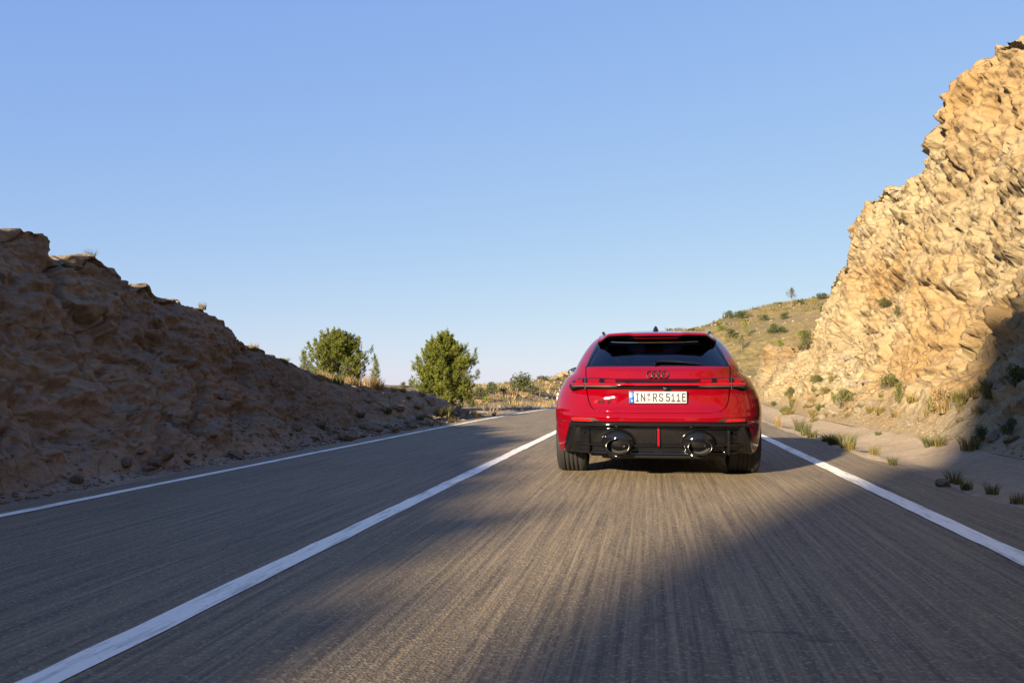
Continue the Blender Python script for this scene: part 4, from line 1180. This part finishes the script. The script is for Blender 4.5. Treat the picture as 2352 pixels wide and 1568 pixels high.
for sd in (-1, 1):
    bar_on('side_blade', sd * .860, .22, sd * .772, .478, .055, -.03, .012, M['gloss_black'], diffuser)
    bar_on('vertical_fin', sd * .635, .215, sd * .635, .440, .010, -.04, .004, M['gloss_black'], diffuser)
    bar_on('horizontal_blade', sd * .50, .300, sd * .775, .300, .009, -.04, -.008, M['gloss_black'], diffuser)
    bar_on('horizontal_blade', sd * .03, .297, sd * .235, .297, .009, -.04, -.008, M['gloss_black'], diffuser)
    disc_on('parking_sensor', sd * .695, .405, .013, M['badge_black'], diffuser, -.02)
bar_on('upper_rib', -.72, .452, .72, .452, .007, -.03, -.004, M['gloss_black'], diffuser, 40)
fl = bar_on('fog_light_frame', 0, .290, 0, .462, .034, -.04, -.008, M['gloss_black'], diffuser)
bar_on('fog_light', .004, .302, .004, .452, .015, -.02, .000, M['red_led'], diffuser)
# lower lip and floor
X, Z = sym_rows(np.linspace(.195, .216, 4), np.full(4, .40), 41)
patch('lower_lip', X, Z, .004, M['seam_black'], diffuser)
def boxm(name, c, s, mat, parent, bev=0.0, seg=3):
    bm = bmesh.new(); bmesh.ops.create_cube(bm, size=1)
    for v in bm.verts: v.co = Vector((v.co.x * s[0] + c[0], v.co.y * s[1] + c[1], v.co.z * s[2] + c[2]))
    if bev: bmesh.ops.bevel(bm, geom=list(bm.edges), offset=bev, segments=seg, affect='EDGES', profile=.5)
    me = bpy.data.meshes.new(name); bm.to_mesh(me); bm.free()
    me.polygons.foreach_set('use_smooth', [bev > 0] * len(me.polygons))
    return link(name, me, mat, parent)
boxm('floor_pan', (0, 2.45, .24), (1.26, 4.3, .10), M['seam_black'], car, .02)
boxm('rear_silencer', (0, .50, .215), (1.05, .34, .10), M['seam_black'], car, .03)

# ---- exhaust tips
for sd, cx_ in ((-1, -.362), (1, .366)):
    V, Fq = [], []
    prof = [(-.02, 1.00), (-.030, .985), (-.034, .94), (-.030, .89), (-.015, .865), (.05, .84), (.16, .80)]   # y offset, radius factor
    n = 48; y0 = float(PX(np.array([cx_]), np.array([.30]))[0, 1]) - .068
    prof = [(.16, 1.02), (.0, 1.02)] + prof
    for (dy, k) in prof:
        for j in range(n):
            a = 2 * math.pi * j / n
            V.append((cx_ + .110 * k * math.cos(a), y0 + dy - .35 * (.070 * k * math.sin(a)) * -.35, .298 + .071 * k * math.sin(a)))
    for r_i in range(len(prof) - 1):
        for j in range(n):
            Fq.append((r_i * n + j, r_i * n + (j + 1) % n, (r_i + 1) * n + (j + 1) % n, (r_i + 1) * n + j))
    tip = link('exhaust_tip', mesh_np('exhaust_tip', V, Fq), M['dark_chrome'], car)
    a = np.linspace(0, 2 * math.pi, n, endpoint=False)
    VV = [(cx_, y0 + .06, .298)] + [(cx_ + .110 * .84 * math.cos(t), y0 + .05, .298 + .071 * .84 * math.sin(t)) for t in a]
    link('pipe_bore', mesh_np('pipe_bore', VV, [(0, 1 + k, 1 + (k + 1) % n) for k in range(n)]), M['pipe_soot'], tip)
    VV = []
    for (dy, k) in ((.048, .855), (-.008, .862)):
        VV += [(cx_ + .110 * k * math.cos(t), y0 + dy, .298 + .071 * k * math.sin(t)) for t in a]
    link('bore_wall', mesh_np('bore_wall', VV, [(k, (k + 1) % n, n + (k + 1) % n, n + k) for k in range(n)]), M['pipe_soot'], tip)

# ---- reflectors in the bumper
for sd in (-1, 1):
    xs = np.linspace(.565, .785, 24); zl = np.full(24, .514); zh = .514 + .026 * sstep(.565, .64, xs) * sstep(.80, .775, xs) ** .3
    t = np.linspace(0, 1, 5)[:, None]
    fr_o = patch('reflector_surround', sd * np.repeat(np.linspace(.50, .795, 24)[None, :], 5, 0), (.512 + (.033 * sstep(.50, .60, np.linspace(.50, .795, 24)))[None, :] * t), .0015, M['seam_black'], bump_o, flip=(sd < 0))
    for a, bq in ((.582, .655), (.661, .782)):
        xx = np.linspace(a, bq, 14); zh = .516 + .022 * sstep(.57, .64, xx)
        patch('reflector', sd * np.repeat(xx[None, :], 4, 0), .5155 + (zh - .5155)[None, :] * np.linspace(0, 1, 4)[:, None], .004, M['reflector_red'], bump_o, flip=(sd < 0))

# ---- lamp band across the tail
xs = np.linspace(-.822, .822, 240); ax = np.abs(xs)
z_hi = .891 + .011 * sstep(.30, .62, ax) - .022 * sstep(.73, .80, ax) ** 1.2 - .035 * sstep(.79, .824, ax)
z_lo = .802 - .004 * sstep(.3, .6, ax) - .018 * sstep(.66, .79, ax) + .030 * sstep(.795, .824, ax)
t = np.linspace(0, 1, 12)[:, None]
Xb = np.repeat(xs[None, :], 12, 0); Zb = z_lo[None, :] * (1 - t) + z_hi[None, :] * t
offb = .010 * np.clip(np.minimum(t, 1 - t) / .12, 0, 1) ** .5 * np.ones_like(Xb)
lamp = patch('tail_lamp_band', Xb, Zb, offb, M['lens_black'])
xx = np.linspace(-.800, .800, 200)
for a, bq in ((-.798, -.670), (-.656, .656), (.670, .798)):
    xx = np.linspace(a, bq, 90 if a == -.656 else 24)
    hh = .0056 if a == -.656 else .0058
    patch('light_bar', np.repeat(xx[None, :], 3, 0), np.array([.8425 - hh, .8425, .8425 + hh])[:, None] + 0 * xx[None, :], .0125, M['red_light_bar'], lamp)
for a, bq in ((-.79, -.670), (-.656, -.36), (.36, .656), (.670, .79)):
    xx = np.linspace(a, bq, 24); hh = .0055 * np.clip((np.abs(xx) - .33) / .12, .25, 1)
    patch('indicator_strip', np.repeat(xx[None, :], 3, 0), np.array([-1, 0, 1])[:, None] * hh[None, :] + .825, .0125, M['strip_clear'], lamp)
for sd in (-1, 1):      # seam between lamp halves
    bar_on('lamp_seam', sd * .663, .802, sd * .665, .900, .010, .008, .0128, M['seam_black'], lamp)
X3 = np.linspace(-.34, .34, 60)
patch('dim_line', np.repeat(X3[None, :], 3, 0), np.array([.876, .878, .880])[:, None] + 0 * X3[None, :], .0125, M['red_led_dim'], lamp)
def led_matrix(x0, x1, z0, z1, mat, cols, rows, sd):
    V, Fq = [], []
    for c in range(cols):
        for r in range(rows):
            cx_ = x0 + (x1 - x0) * (c + .5 + .5 * (r % 2)) / (cols + .5); cz_ = z0 + (z1 - z0) * (r + .5) / rows
            wx, wz = (x1 - x0) / cols * .34, (z1 - z0) / rows * .27; sl = wx * .35
            V += [(cx_ - wx - sl, cz_ - wz), (cx_ + wx - sl, cz_ - wz * .5), (cx_ + wx + sl, cz_ + wz), (cx_ - wx + sl, cz_ + wz * .5)]
            q = len(V) - 4; Fq.append((q, q + 1, q + 2, q + 3))
    V = np.array(V); P = PX(V[:, 0] * sd, V[:, 1], .0135)
    o = link('led_matrix', mesh_np('led_matrix', P, Fq, False), mat, lamp)
    o['kind'] = 'stuff'
for sd in (-1, 1):
    led_matrix(.685, .760, .852, .882, M['red_led'], 6, 5, sd)
    led_matrix(.525, .640, .854, .888, M['red_led'], 8, 5, sd)
    led_matrix(.375, .480, .856, .882, M['red_led'], 8, 4, sd)
    led_matrix(.325, .372, .862, .882, M['red_led_dim'], 4, 3, sd)
led_matrix(-.05, .04, .866, .877, M['red_led_dim'], 9, 2, 1)
# camera and latch under the band
cm_ = boxm('reversing_camera', (.068, .020, .805), (.046, .05, .026), M['badge_black'], tailgate, .009); disc = boxm('camera_lens', (.066, -.006, .805), (.014, .008, .014), M['mirror_glass'], cm_, .004)

# ---- emblem rings, badge, number plate
zc_, rr_ = .930, .0305
y_e = float(PX(np.array([0.0]), np.array([zc_]))[0, 1])
slope = math.atan2(float(fr(.955) - fr(.905)), .05)
for k in range(4):
    bm = bmesh.new(); V, Fq = [], []
    n, m_ = 40, 10
    for i in range(n):
        a = 2 * math.pi * i / n
        for j in range(m_):
            bb = 2 * math.pi * j / m_; R = rr_ + .0046 * math.cos(bb)
            V.append((-.0665 + .0445 * k + R * math.cos(a), y_e - .008 - .006 * math.sin(bb) + math.tan(slope) * R * math.sin(a), zc_ + R * math.sin(a)))
    for i in range(n):
        for j in range(m_): Fq.append((i * m_ + j, ((i + 1) % n) * m_ + j, ((i + 1) % n) * m_ + (j + 1) % m_, i * m_ + (j + 1) % m_))
    bm.free()
    link('emblem_ring', mesh_np('emblem_ring', V, Fq), M['badge_black'], tailgate)

GL = {  # strokes in a 0..1 by 0..1 box
    'I': [[(.1, 1), (.9, 1)], [(.5, 1), (.5, 0)], [(.1, 0), (.9, 0)]],
    'N': [[(.05, 0), (.05, 1)], [(.08, .93), (.92, .07)], [(.95, 0), (.95, 1)]],
    'R': [[(.1, 0), (.1, 1), (.7, 1), (.92, .88), (.92, .62), (.7, .5), (.3, .46)], [(.50, .48), (.95, 0)]],
    'S': [[(.92, .84), (.78, .97), (.5, 1), (.22, .97), (.08, .82), (.08, .66), (.25, .55), (.72, .44), (.92, .32), (.92, .16), (.76, .03), (.5, 0), (.2, .03), (.06, .18)]],
    '5': [[(.9, 1), (.16, 1), (.12, .56), (.5, .60), (.78, .56), (.93, .40), (.93, .2), (.78, .04), (.5, 0), (.2, .03), (.06, .16)]],
    '1': [[(.12, .74), (.52, 1), (.52, 0)], [(.1, 0), (.92, 0)]],
    'E': [[(.92, 1), (.1, 1), (.1, 0), (.95, 0)], [(.1, .53), (.78, .53)]],
    'D': [[(.1, 0), (.1, 1), (.6, 1), (.92, .78), (.92, .22), (.6, 0), (.1, 0)]],
}
def glyph(ch, name, x, z, wd, ht, st, ypos, mat, parent, slant=0.0, th=.0012):
    V, Fq = [], []
    for pl in GL[ch]:
        pts = [(x + st / 2 + a * (wd - st) + slant * (b * ht), z + st / 2 + b * (ht - st)) for a, b in pl]
        L, Rr = [], []
        for k, (a, b) in enumerate(pts):
            pa = pts[max(k - 1, 0)]; pb = pts[min(k + 1, len(pts) - 1)]
            d1 = Vector((a - pa[0], b - pa[1])); d2 = Vector((pb[0] - a, pb[1] - b))
            d1 = d1.normalized() if d1.length > 1e-9 else d2.normalized(); d2 = d2.normalized() if d2.length > 1e-9 else d1
            n1 = Vector((-d1.y, d1.x)); n2 = Vector((-d2.y, d2.x)); nn = (n1 + n2); nn = nn.normalized() if nn.length > 1e-6 else n1
            k2 = min(1.35, 1 / max(.3, nn.dot(n1)))
            e = Vector((0, 0))
            if k == 0: e = -d2 * st * .45 * (0 if ch in 'RE' and pl[0][0] < .6 and len(pl) == 2 else 1)
            if k == len(pts) - 1: e = d1 * st * .45
            L.append((a + nn.x * st / 2 * k2 + e.x, b + nn.y * st / 2 * k2 + e.y)); Rr.append((a - nn.x * st / 2 * k2 + e.x, b - nn.y * st / 2 * k2 + e.y))
        i0 = len(V)
        for lay in (0, 1):
            yy = ypos - th * lay
            for (p, q) in zip(L, Rr): V += [(p[0], yy, p[1]), (q[0], yy, q[1])]
        m_ = len(pts); 
        for k in range(m_ - 1):
            q = i0 + 2 * m_ + 2 * k; Fq.append((q, q + 1, q + 3, q + 2))
            b0 = i0 + 2 * k
            Fq.append((b0, b0 + 2, b0 + 2 + 2 * m_, b0 + 2 * m_)); Fq.append((b0 + 1, b0 + 1 + 2 * m_, b0 + 3 + 2 * m_, b0 + 3))
    me = mesh_np(name, V, Fq, False)
    return link(name, me, mat, parent)
PLY = float(PX(np.array([0.0]), np.array([.73]))[0, 1]) - .006
plate = boxm('number_plate', (0, PLY, .7275), (.524, .010, .112), M['plate_black'], car, .004, 2)
boxm('plate_face', (.0, PLY - .0052, .7275), (.514, .004, .103), M['plate_white'], plate, .0015, 2)
boxm('country_band', (-.2335, PLY - .0057, .7275), (.046, .004, .102), M['plate_blue'], plate, .001, 1)
YF = PLY - .0076
x0 = -.203; ht, zb, stw = .076, .7275 - .038, .0115
for ch, xp, wd in (('I', -.203, .038), ('N', -.157, .047), ('R', -.050, .047), ('S', .006, .046), ('5', .067, .044), ('1', .116, .040), ('1', .164, .040), ('E', .211, .040)):
    glyph(ch, 'plate_character', xp, zb, wd, ht, stw, YF, M['plate_black'], plate)
glyph('D', 'country_letter', -.2415, .686, .016, .020, .0045, YF - .0003, M['plate_white'], plate)
for k in range(12):
    a = 2 * math.pi * k / 12
    boxm('star', (-.2335 + .0145 * math.cos(a), YF - .0003, .748 + .0145 * math.sin(a)), (.0034, .0006, .0034), M['plate_yellow'], plate)
def seal(name, x, z, r, mat):
    bm = bmesh.new(); bmesh.ops.create_cone(bm, cap_ends=True, segments=28, radius1=r, radius2=r * .93, depth=.0016)
    for v in bm.verts: v.co = Vector((v.co.x + x, YF - .0004 - v.co.z * 1.0, v.co.y + z))
    me = bpy.data.meshes.new(name); bm.to_mesh(me); bm.free(); return link(name, me, mat, plate)
seal('inspection_seal', -.0815, .7495, .0165, M['seal_brown']); s_ = seal('registration_seal', -.0815, .7075, .0200, M['seal_silver'])
boxm('seal_crest', (-.0815, YF - .0016, .7075), (.014, .0008, .016), M['seal_brown'], s_, .0)
# RS 5 badge
def badge_y(x, z): return float(PX(np.array([x]), np.array([z]))[0, 1]) - .004
for ch, xp, wd in (('R', -.553, .030), ('S', -.521, .030), ('5', -.470, .034)):
    zb_ = .676
    glyph(ch, 'badge_letter', xp, zb_, wd, .022, .0055, badge_y(xp + .015, .687), M['badge_black'], tailgate, .35, .002)
bm = bmesh.new()
yv = badge_y(-.57, .687)
V = [(-.582, yv, .674), (-.556, yv, .674), (-.546, yv, .700), (-.572, yv, .700), (-.582, yv + .003, .674), (-.556, yv + .003, .674), (-.546, yv + .003, .700), (-.572, yv + .003, .700)]
bm.free()
link('badge_blade', mesh_np('badge_blade', V, [(0, 1, 2, 3), (4, 7, 6, 5), (0, 4, 5, 1), (1, 5, 6, 2), (2, 6, 7, 3), (3, 7, 4, 0)], False), M['reflector_red'], tailgate)

# ---- greenhouse
glass_hw = pchip([1.006, 1.10, 1.20, 1.27, 1.30], [.647, .607, .557, .517, .494])
ZW = np.linspace(1.006, 1.29, 34)
X, Z = sym_rows(ZW, glass_hw(ZW), 61)
rear_window = patch('rear_window', X, Z, -.002, M['tinted_glass'])
# ceramic border
X, Z = sym_rows(np.linspace(1.000, 1.022, 4), glass_hw(np.linspace(1.006, 1.022, 4)) - .001, 61)
patch('window_border', X, Z, -.006, M['seam_black'], rear_window)
for sd in (-1, 1):
    t = np.linspace(0, 1, 8)[None, :]
    fin_hw = glass_hw(ZW) + np.interp(ZW, [1.0, 1.29], [.020, .058])
    patch('side_fin', sd * (glass_hw(ZW)[:, None] * (1 - t) + fin_hw[:, None] * t) + sd * .0015, np.repeat(ZW[:, None], 8, 1), .004 * np.sin(math.pi * t) + .001, M['gloss_black'], rear_window, flip=(sd < 0))
    patch('border_side', sd * (glass_hw(ZW)[:, None] - .030 * (1 - t)), np.repeat(ZW[:, None], 8, 1), -.006, M['seam_black'], rear_window, flip=(sd < 0))
    # D pillar and cant rail (painted), side glass
    ZP = np.linspace(1.003, 1.335, 40)
    ua = u_of_x(np.interp(ZP, ZW, fin_hw) + .003, ZP); yb = .98 + .60 * (ZP - 1.003)
    upanel('rear_pillar', ZP, ua, u_of_y(yb, ZP), 36, M['red_paint'], side=sd)
    ZS = np.linspace(1.012, 1.265, 24); ye = fyF(ZS) - .50
    sg = upanel('side_window', ZS, u_of_y(.985 + .60 * (ZS - 1.003), ZS), u_of_y(ye, ZS), 50, M['tinted_glass'], side=sd)
    ZR_ = np.linspace(1.266, 1.335, 10)
    upanel('cant_rail', ZR_, u_of_y(.98 + .60 * (ZR_ - 1.003), ZR_), u_of_y(fyF(ZR_) - .25, ZR_), 50, M['red_paint'], side=sd)
    ZBe = np.linspace(.999, 1.0125, 4)
    upanel('belt_trim', ZBe, u_of_y(np.full(4, .98), ZBe), u_of_y(fyF(ZBe) - .5, ZBe), 40, M['gloss_black'], side=sd)
    ZA = np.linspace(1.003, 1.335, 24)
    upanel('front_pillar', ZA, u_of_y(fyF(ZA) - .50, ZA), u_of_y(fyF(ZA) - .22, ZA), 16, M['red_paint'], side=sd)
    upanel('middle_pillar', ZS, u_of_y(np.full(24, 2.10), ZS), u_of_y(np.full(24, 2.20), ZS), 6, M['seam_black'], side=sd)
# windscreen
ZV = np.linspace(1.003, 1.33, 24)
for sd in (1,):
    ub = u_of_y(fyF(ZV) - .22, ZV)
    U = ub[:, None] + (3.0 - ub)[:, None] * np.linspace(0, 1, 24)[None, :]
    P = PB(U, np.repeat(ZV[:, None], 24, 1)); Q = P[:, ::-1].copy(); Q[..., 0] *= -1
    P = np.concatenate([P, Q[:, 1:]], 1)
    link('windscreen', mesh_np('windscreen', P.reshape(-1, 3), grid_faces(P.shape[0], P.shape[1])), M['clear_glass'], car)
# roof: rings closing in from the cant rail
uu = np.concatenate([np.linspace(0, 1, 40), np.linspace(1, 2, 30)[1:], np.linspace(2, 3, 30)[1:]])
ring = PB(uu, np.full(len(uu), 1.335)); mir = ring[::-1].copy(); mir[:, 0] *= -1
ring = np.concatenate([ring, mir[1:-1]], 0)
rows = []
for k in np.linspace(1, 0, 26):
    ym = np.clip(ring[:, 1], 1.35, 2.15); q = ring.copy(); q[:, 0] *= k; q[:, 1] = ym + (ring[:, 1] - ym) * k
    q[:, 2] = 1.335 + .050 * (1 - k ** 2.2); rows.append(q)
P = np.stack(rows, 0); n_ = P.shape[1]
Fq = []
for i in range(25):
    for j in range(n_):
        Fq.append((i * n_ + j, (i + 1) * n_ + j, (i + 1) * n_ + (j + 1) % n_, i * n_ + (j + 1) % n_))
me = mesh_np('roof', P.reshape(-1, 3), Fq); bm = bmesh.new(); bm.from_mesh(me); bmesh.ops.remove_doubles(bm, verts=bm.verts, dist=1e-4); bmesh.ops.recalc_face_normals(bm, faces=bm.faces); bm.to_mesh(me); bm.free()
me.polygons.foreach_set('use_smooth', [True] * len(me.polygons))
roof = link('roof', me, M['red_paint'], car)
# roof spoiler
xs0 = np.linspace(-.545, .545, 81); ax = np.abs(xs0); xs = xs0 * 1.04
zt = 1.318 - .010 * (1 - sstep(.19, .27, ax)) - .012 * (ax / .5) ** 2 - .045 * sstep(.43, .545, ax)
yt = .405 + .05 * (ax / .5) ** 2 + .13 * sstep(.43, .545, ax)
yj = .80 + .10 * (ax / .55) ** 3; zj = 1.352 - .030 * (ax / .55) ** 2.5 - .012 * sstep(.5, .565, ax)
sec = [(yt + .30, zt - .055 + 0 * xs), (yt + .035, zt - .034), (yt + .010, zt - .022), (yt + .001, zt - .014), (yt + .006, zt), (yt + .10, zt + (zj - zt) * .30 + .004), (yt + .22, zt + (zj - zt) * .62 + .004), (yj, zj)]
P = np.stack([np.stack([xs, a, b], -1) for a, b in sec], 0)
spo = link('roof_spoiler', mesh_np('roof_spoiler', P[3:].reshape(-1, 3), grid_faces(5, 81, True)), M['red_paint'], car)
link('spoiler_underside', mesh_np('spoiler_underside', P[:4].reshape(-1, 3), grid_faces(4, 81, True)), M['gloss_black'], spo)
xb = np.linspace(-.22, .20, 30)
V = np.stack([np.stack([xb, np.full(30, .452), np.full(30, 1.268)], -1), np.stack([xb, np.full(30, .450), np.full(30, 1.275)], -1)], 0)
link('third_brake_light', mesh_np('third_brake_light', V.reshape(-1, 3), grid_faces(2, 30)), M['red_led_dim'], spo)
# shark fin aerial
V, Fq = [], []
for k, (yy, zz, hw_) in enumerate([(1.06, 1.385, .034), (1.07, 1.41, .031), (1.10, 1.438, .020), (1.125, 1.452, .008), (1.135, 1.455, .002)]):
    L = [.20, .175, .11, .05, .02][k]
    for j in range(16):
        a = 2 * math.pi * j / 16; V.append((hw_ * math.cos(a), yy + L / 2 + L / 2 * -math.sin(a), zz - .022))
for k in range(4):
    for j in range(16): Fq.append((k * 16 + j, k * 16 + (j + 1) % 16, (k + 1) * 16 + (j + 1) % 16, (k + 1) * 16 + j))
Fq.append(tuple(range(64, 80)))
for i in range(len(V)): V[i] = (V[i][0], V[i][1] - .02, V[i][2] - .006)
link('aerial_fin', mesh_np('aerial_fin', V, Fq), M['gloss_black'], car)
# roof rails
for sd in (-1, 1):
    V, Fq = [], []
    pts = [(sd * .527, .92, 1.345), (sd * .532, .99, 1.356), (sd * .534, 1.25, 1.364), (sd * .537, 1.9, 1.368), (sd * .532, 2.5, 1.356), (sd * .527, 2.6, 1.345)]
    tube(V, Fq, pts, [.014] * 6, 8); i0 = len(V); Fq.append(tuple(range(0, 8)))
    link('roof_rail', mesh_np('roof_rail', V, Fq), M['gloss_black'], car)
# rear wiper
yw = lambda x, z: float(PX(np.array([x]), np.array([z]))[0, 1])
V, Fq = [], []
pts = [(x, yw(x, z) - .018, z) for x, z in ((-.02, 1.032), (.03, 1.050), (.18, 1.044), (.30, 1.036), (.41, 1.024))]
tube(V, Fq, pts, [.016, .014, .010, .008, .005], 6); Fq.append(tuple(range(6)))
link('rear_wiper', mesh_np('rear_wiper', V, Fq), M['badge_black'], rear_window)
# door mirrors
for sd in (-1, 1):
    bm = bmesh.new(); bmesh.ops.create_uvsphere(bm, u_segments=24, v_segments=14, radius=1)
    for v in bm.verts:
        c = v.co; yk = max(c.y, -.35)
        v.co = Vector((sd * (.955 + .105 * c.x * (1 + .10 * c.z)), 2.93 + .09 * yk, .985 + .068 * c.z * (1 - .25 * c.x)))
    me = bpy.data.meshes.new('door_mirror'); bm.to_mesh(me); bm.free(); me.polygons.foreach_set('use_smooth', [True] * len(me.polygons))
    if sd < 0: me.flip_normals()
    mo = link('door_mirror', me, M['gloss_black'], car)
    a = np.linspace(0, 2 * math.pi, 28, endpoint=False)
    V = [(sd * .955, 2.893, .985)] + [(sd * (.955 + .088 * math.cos(t)), 2.893 - .002, .985 + .055 * math.sin(t) * (1 - .25 * math.cos(t))) for t in a]
    link('mirror_pane', mesh_np('mirror_pane', V, [(0, 1 + k, 1 + (k + 1) % 28) for k in range(28)], False), M['mirror_glass'], mo)
    boxm('mirror_stalk', (sd * .86, 2.96, .955), (.16, .06, .03), M['gloss_black'], mo, .01)
# wheels
def lathe(prof, n, cx_, cy_, cz_, name, mat, parent, smooth=True):
    V, Fq = [], []
    for (dx, r) in prof:
        for j in range(n):
            a = 2 * math.pi * j / n; V.append((cx_ + dx, cy_ + r * math.cos(a), cz_ + r * math.sin(a)))
    for k in range(len(prof) - 1):
        for j in range(n): Fq.append((k * n + j, (k + 1) * n + j, (k + 1) * n + (j + 1) % n, k * n + (j + 1) % n))
    return link(name, mesh_np(name, V, Fq, smooth), mat, parent)
for ay in (AX_R, AX_F):
    for sd in (-1, 1):
        cx_ = sd * (.832 if ay == AX_R else .825)
        W2 = .148 if ay == AX_R else .135
        prof = [(-W2 * .93, .262), (-W2 * .99, .285), (-W2, .312), (-W2 * .96, .333), (-W2 * .86, .346), (-W2 * .66, .3505)]
        for g in (-.42, -.14, .14, .42):
            prof += [((g - .10) * W2 * 1.0, .352), ((g - .045) * W2, .352), ((g - .040) * W2, .345), ((g + .040) * W2, .345), ((g + .045) * W2, .352)]
        prof += [(W2 * .66, .3505), (W2 * .86, .346), (W2 * .96, .333), (W2, .312), (W2 * .99, .285), (W2 * .93, .262)]
        wheel = empty('wheel', (0, 0, 0)); wheel.parent = car
        lathe(prof, 96, cx_, ay, WZ, 'tyre', M['rubber'], wheel)
        rim = lathe([(-W2 * .93, .264), (-W2 * .85, .25), (W2 * .75, .245), (W2 * .95, .264)] if sd > 0 else [(-W2 * .95, .264), (-W2 * .75, .245), (W2 * .85, .25), (W2 * .93, .264)], 60, cx_, ay, WZ, 'rim', M['rim_grey'], wheel)
        for k in range(10):
            a = 2 * math.pi * k / 10; V, Fq = [], []
            tube(V, Fq, [(cx_ + sd * W2 * .70, ay + .04 * math.cos(a), WZ + .04 * math.sin(a)), (cx_ + sd * W2 * .80, ay + .25 * math.cos(a + .06), WZ + .25 * math.sin(a + .06))], [.020, .014], 6)
            link('spoke', mesh_np('spoke', V, Fq), M['rim_grey'], wheel)
        lathe([(-.01, .19), (-.01, .05)], 40, cx_ + sd * .05, ay, WZ, 'brake_disc', M['dark_chrome'], wheel)
        # dark wheel-house lining
        n = 28; V, Fq = [], []
        for outer in (False, True):
            for j in range(n + 1):
                a = -0.35 + (math.pi + .7) * j / n; yy, zz_ = ay + .386 * math.cos(a), WZ + .386 * math.sin(a)
                bxo = float(PB(u_of_y(np.array([yy]), np.array([max(.2, zz_)])), np.array([max(.2, zz_)]))[0, 0]) - .012
                V.append((sd * (bxo if outer else .62), yy, zz_))
        for j in range(n): Fq.append((j, j + 1, n + 2 + j, n + 1 + j))
        link('arch_liner', mesh_np('arch_liner', V, Fq), M['seam_black'], car)
# cabin
boxm('cabin_floor', (0, 1.95, .60), (1.40, 2.9, .04), M['interior_dark'], car)
boxm('boot_cover', (0, .62, .985), (1.16, .62, .015), M['interior_dark'], car)
boxm('dashboard', (0, 3.05, .90), (1.36, .40, .16), M['interior_dark'], car, .05)
def seat(x, y, w_, zt_):
    s = boxm('seat', (x, y, .93), (w_, .16, .56), M['interior_dark'], car, .07)
    boxm('headrest', (x, y + .01, zt_), (.25, .10, .16), M['interior_dark'], s, .045)
    boxm('cushion', (x, y + .30, .64), (w_, .5, .14), M['interior_dark'], s, .05)
for x in (-.42, .42): seat(x, 2.15, .40, 1.20)
boxm('rear_bench', (0, 1.15, .86), (1.26, .16, .40), M['interior_dark'], car, .07)
for x in (-.40, .40): boxm('headrest', (x, 1.14, 1.085), (.26, .10, .12), M['interior_dark'], car, .045)
boxm('inside_mirror', (0, 2.78, 1.255), (.22, .03, .06), M['interior_dark'], car, .012)
sw = []
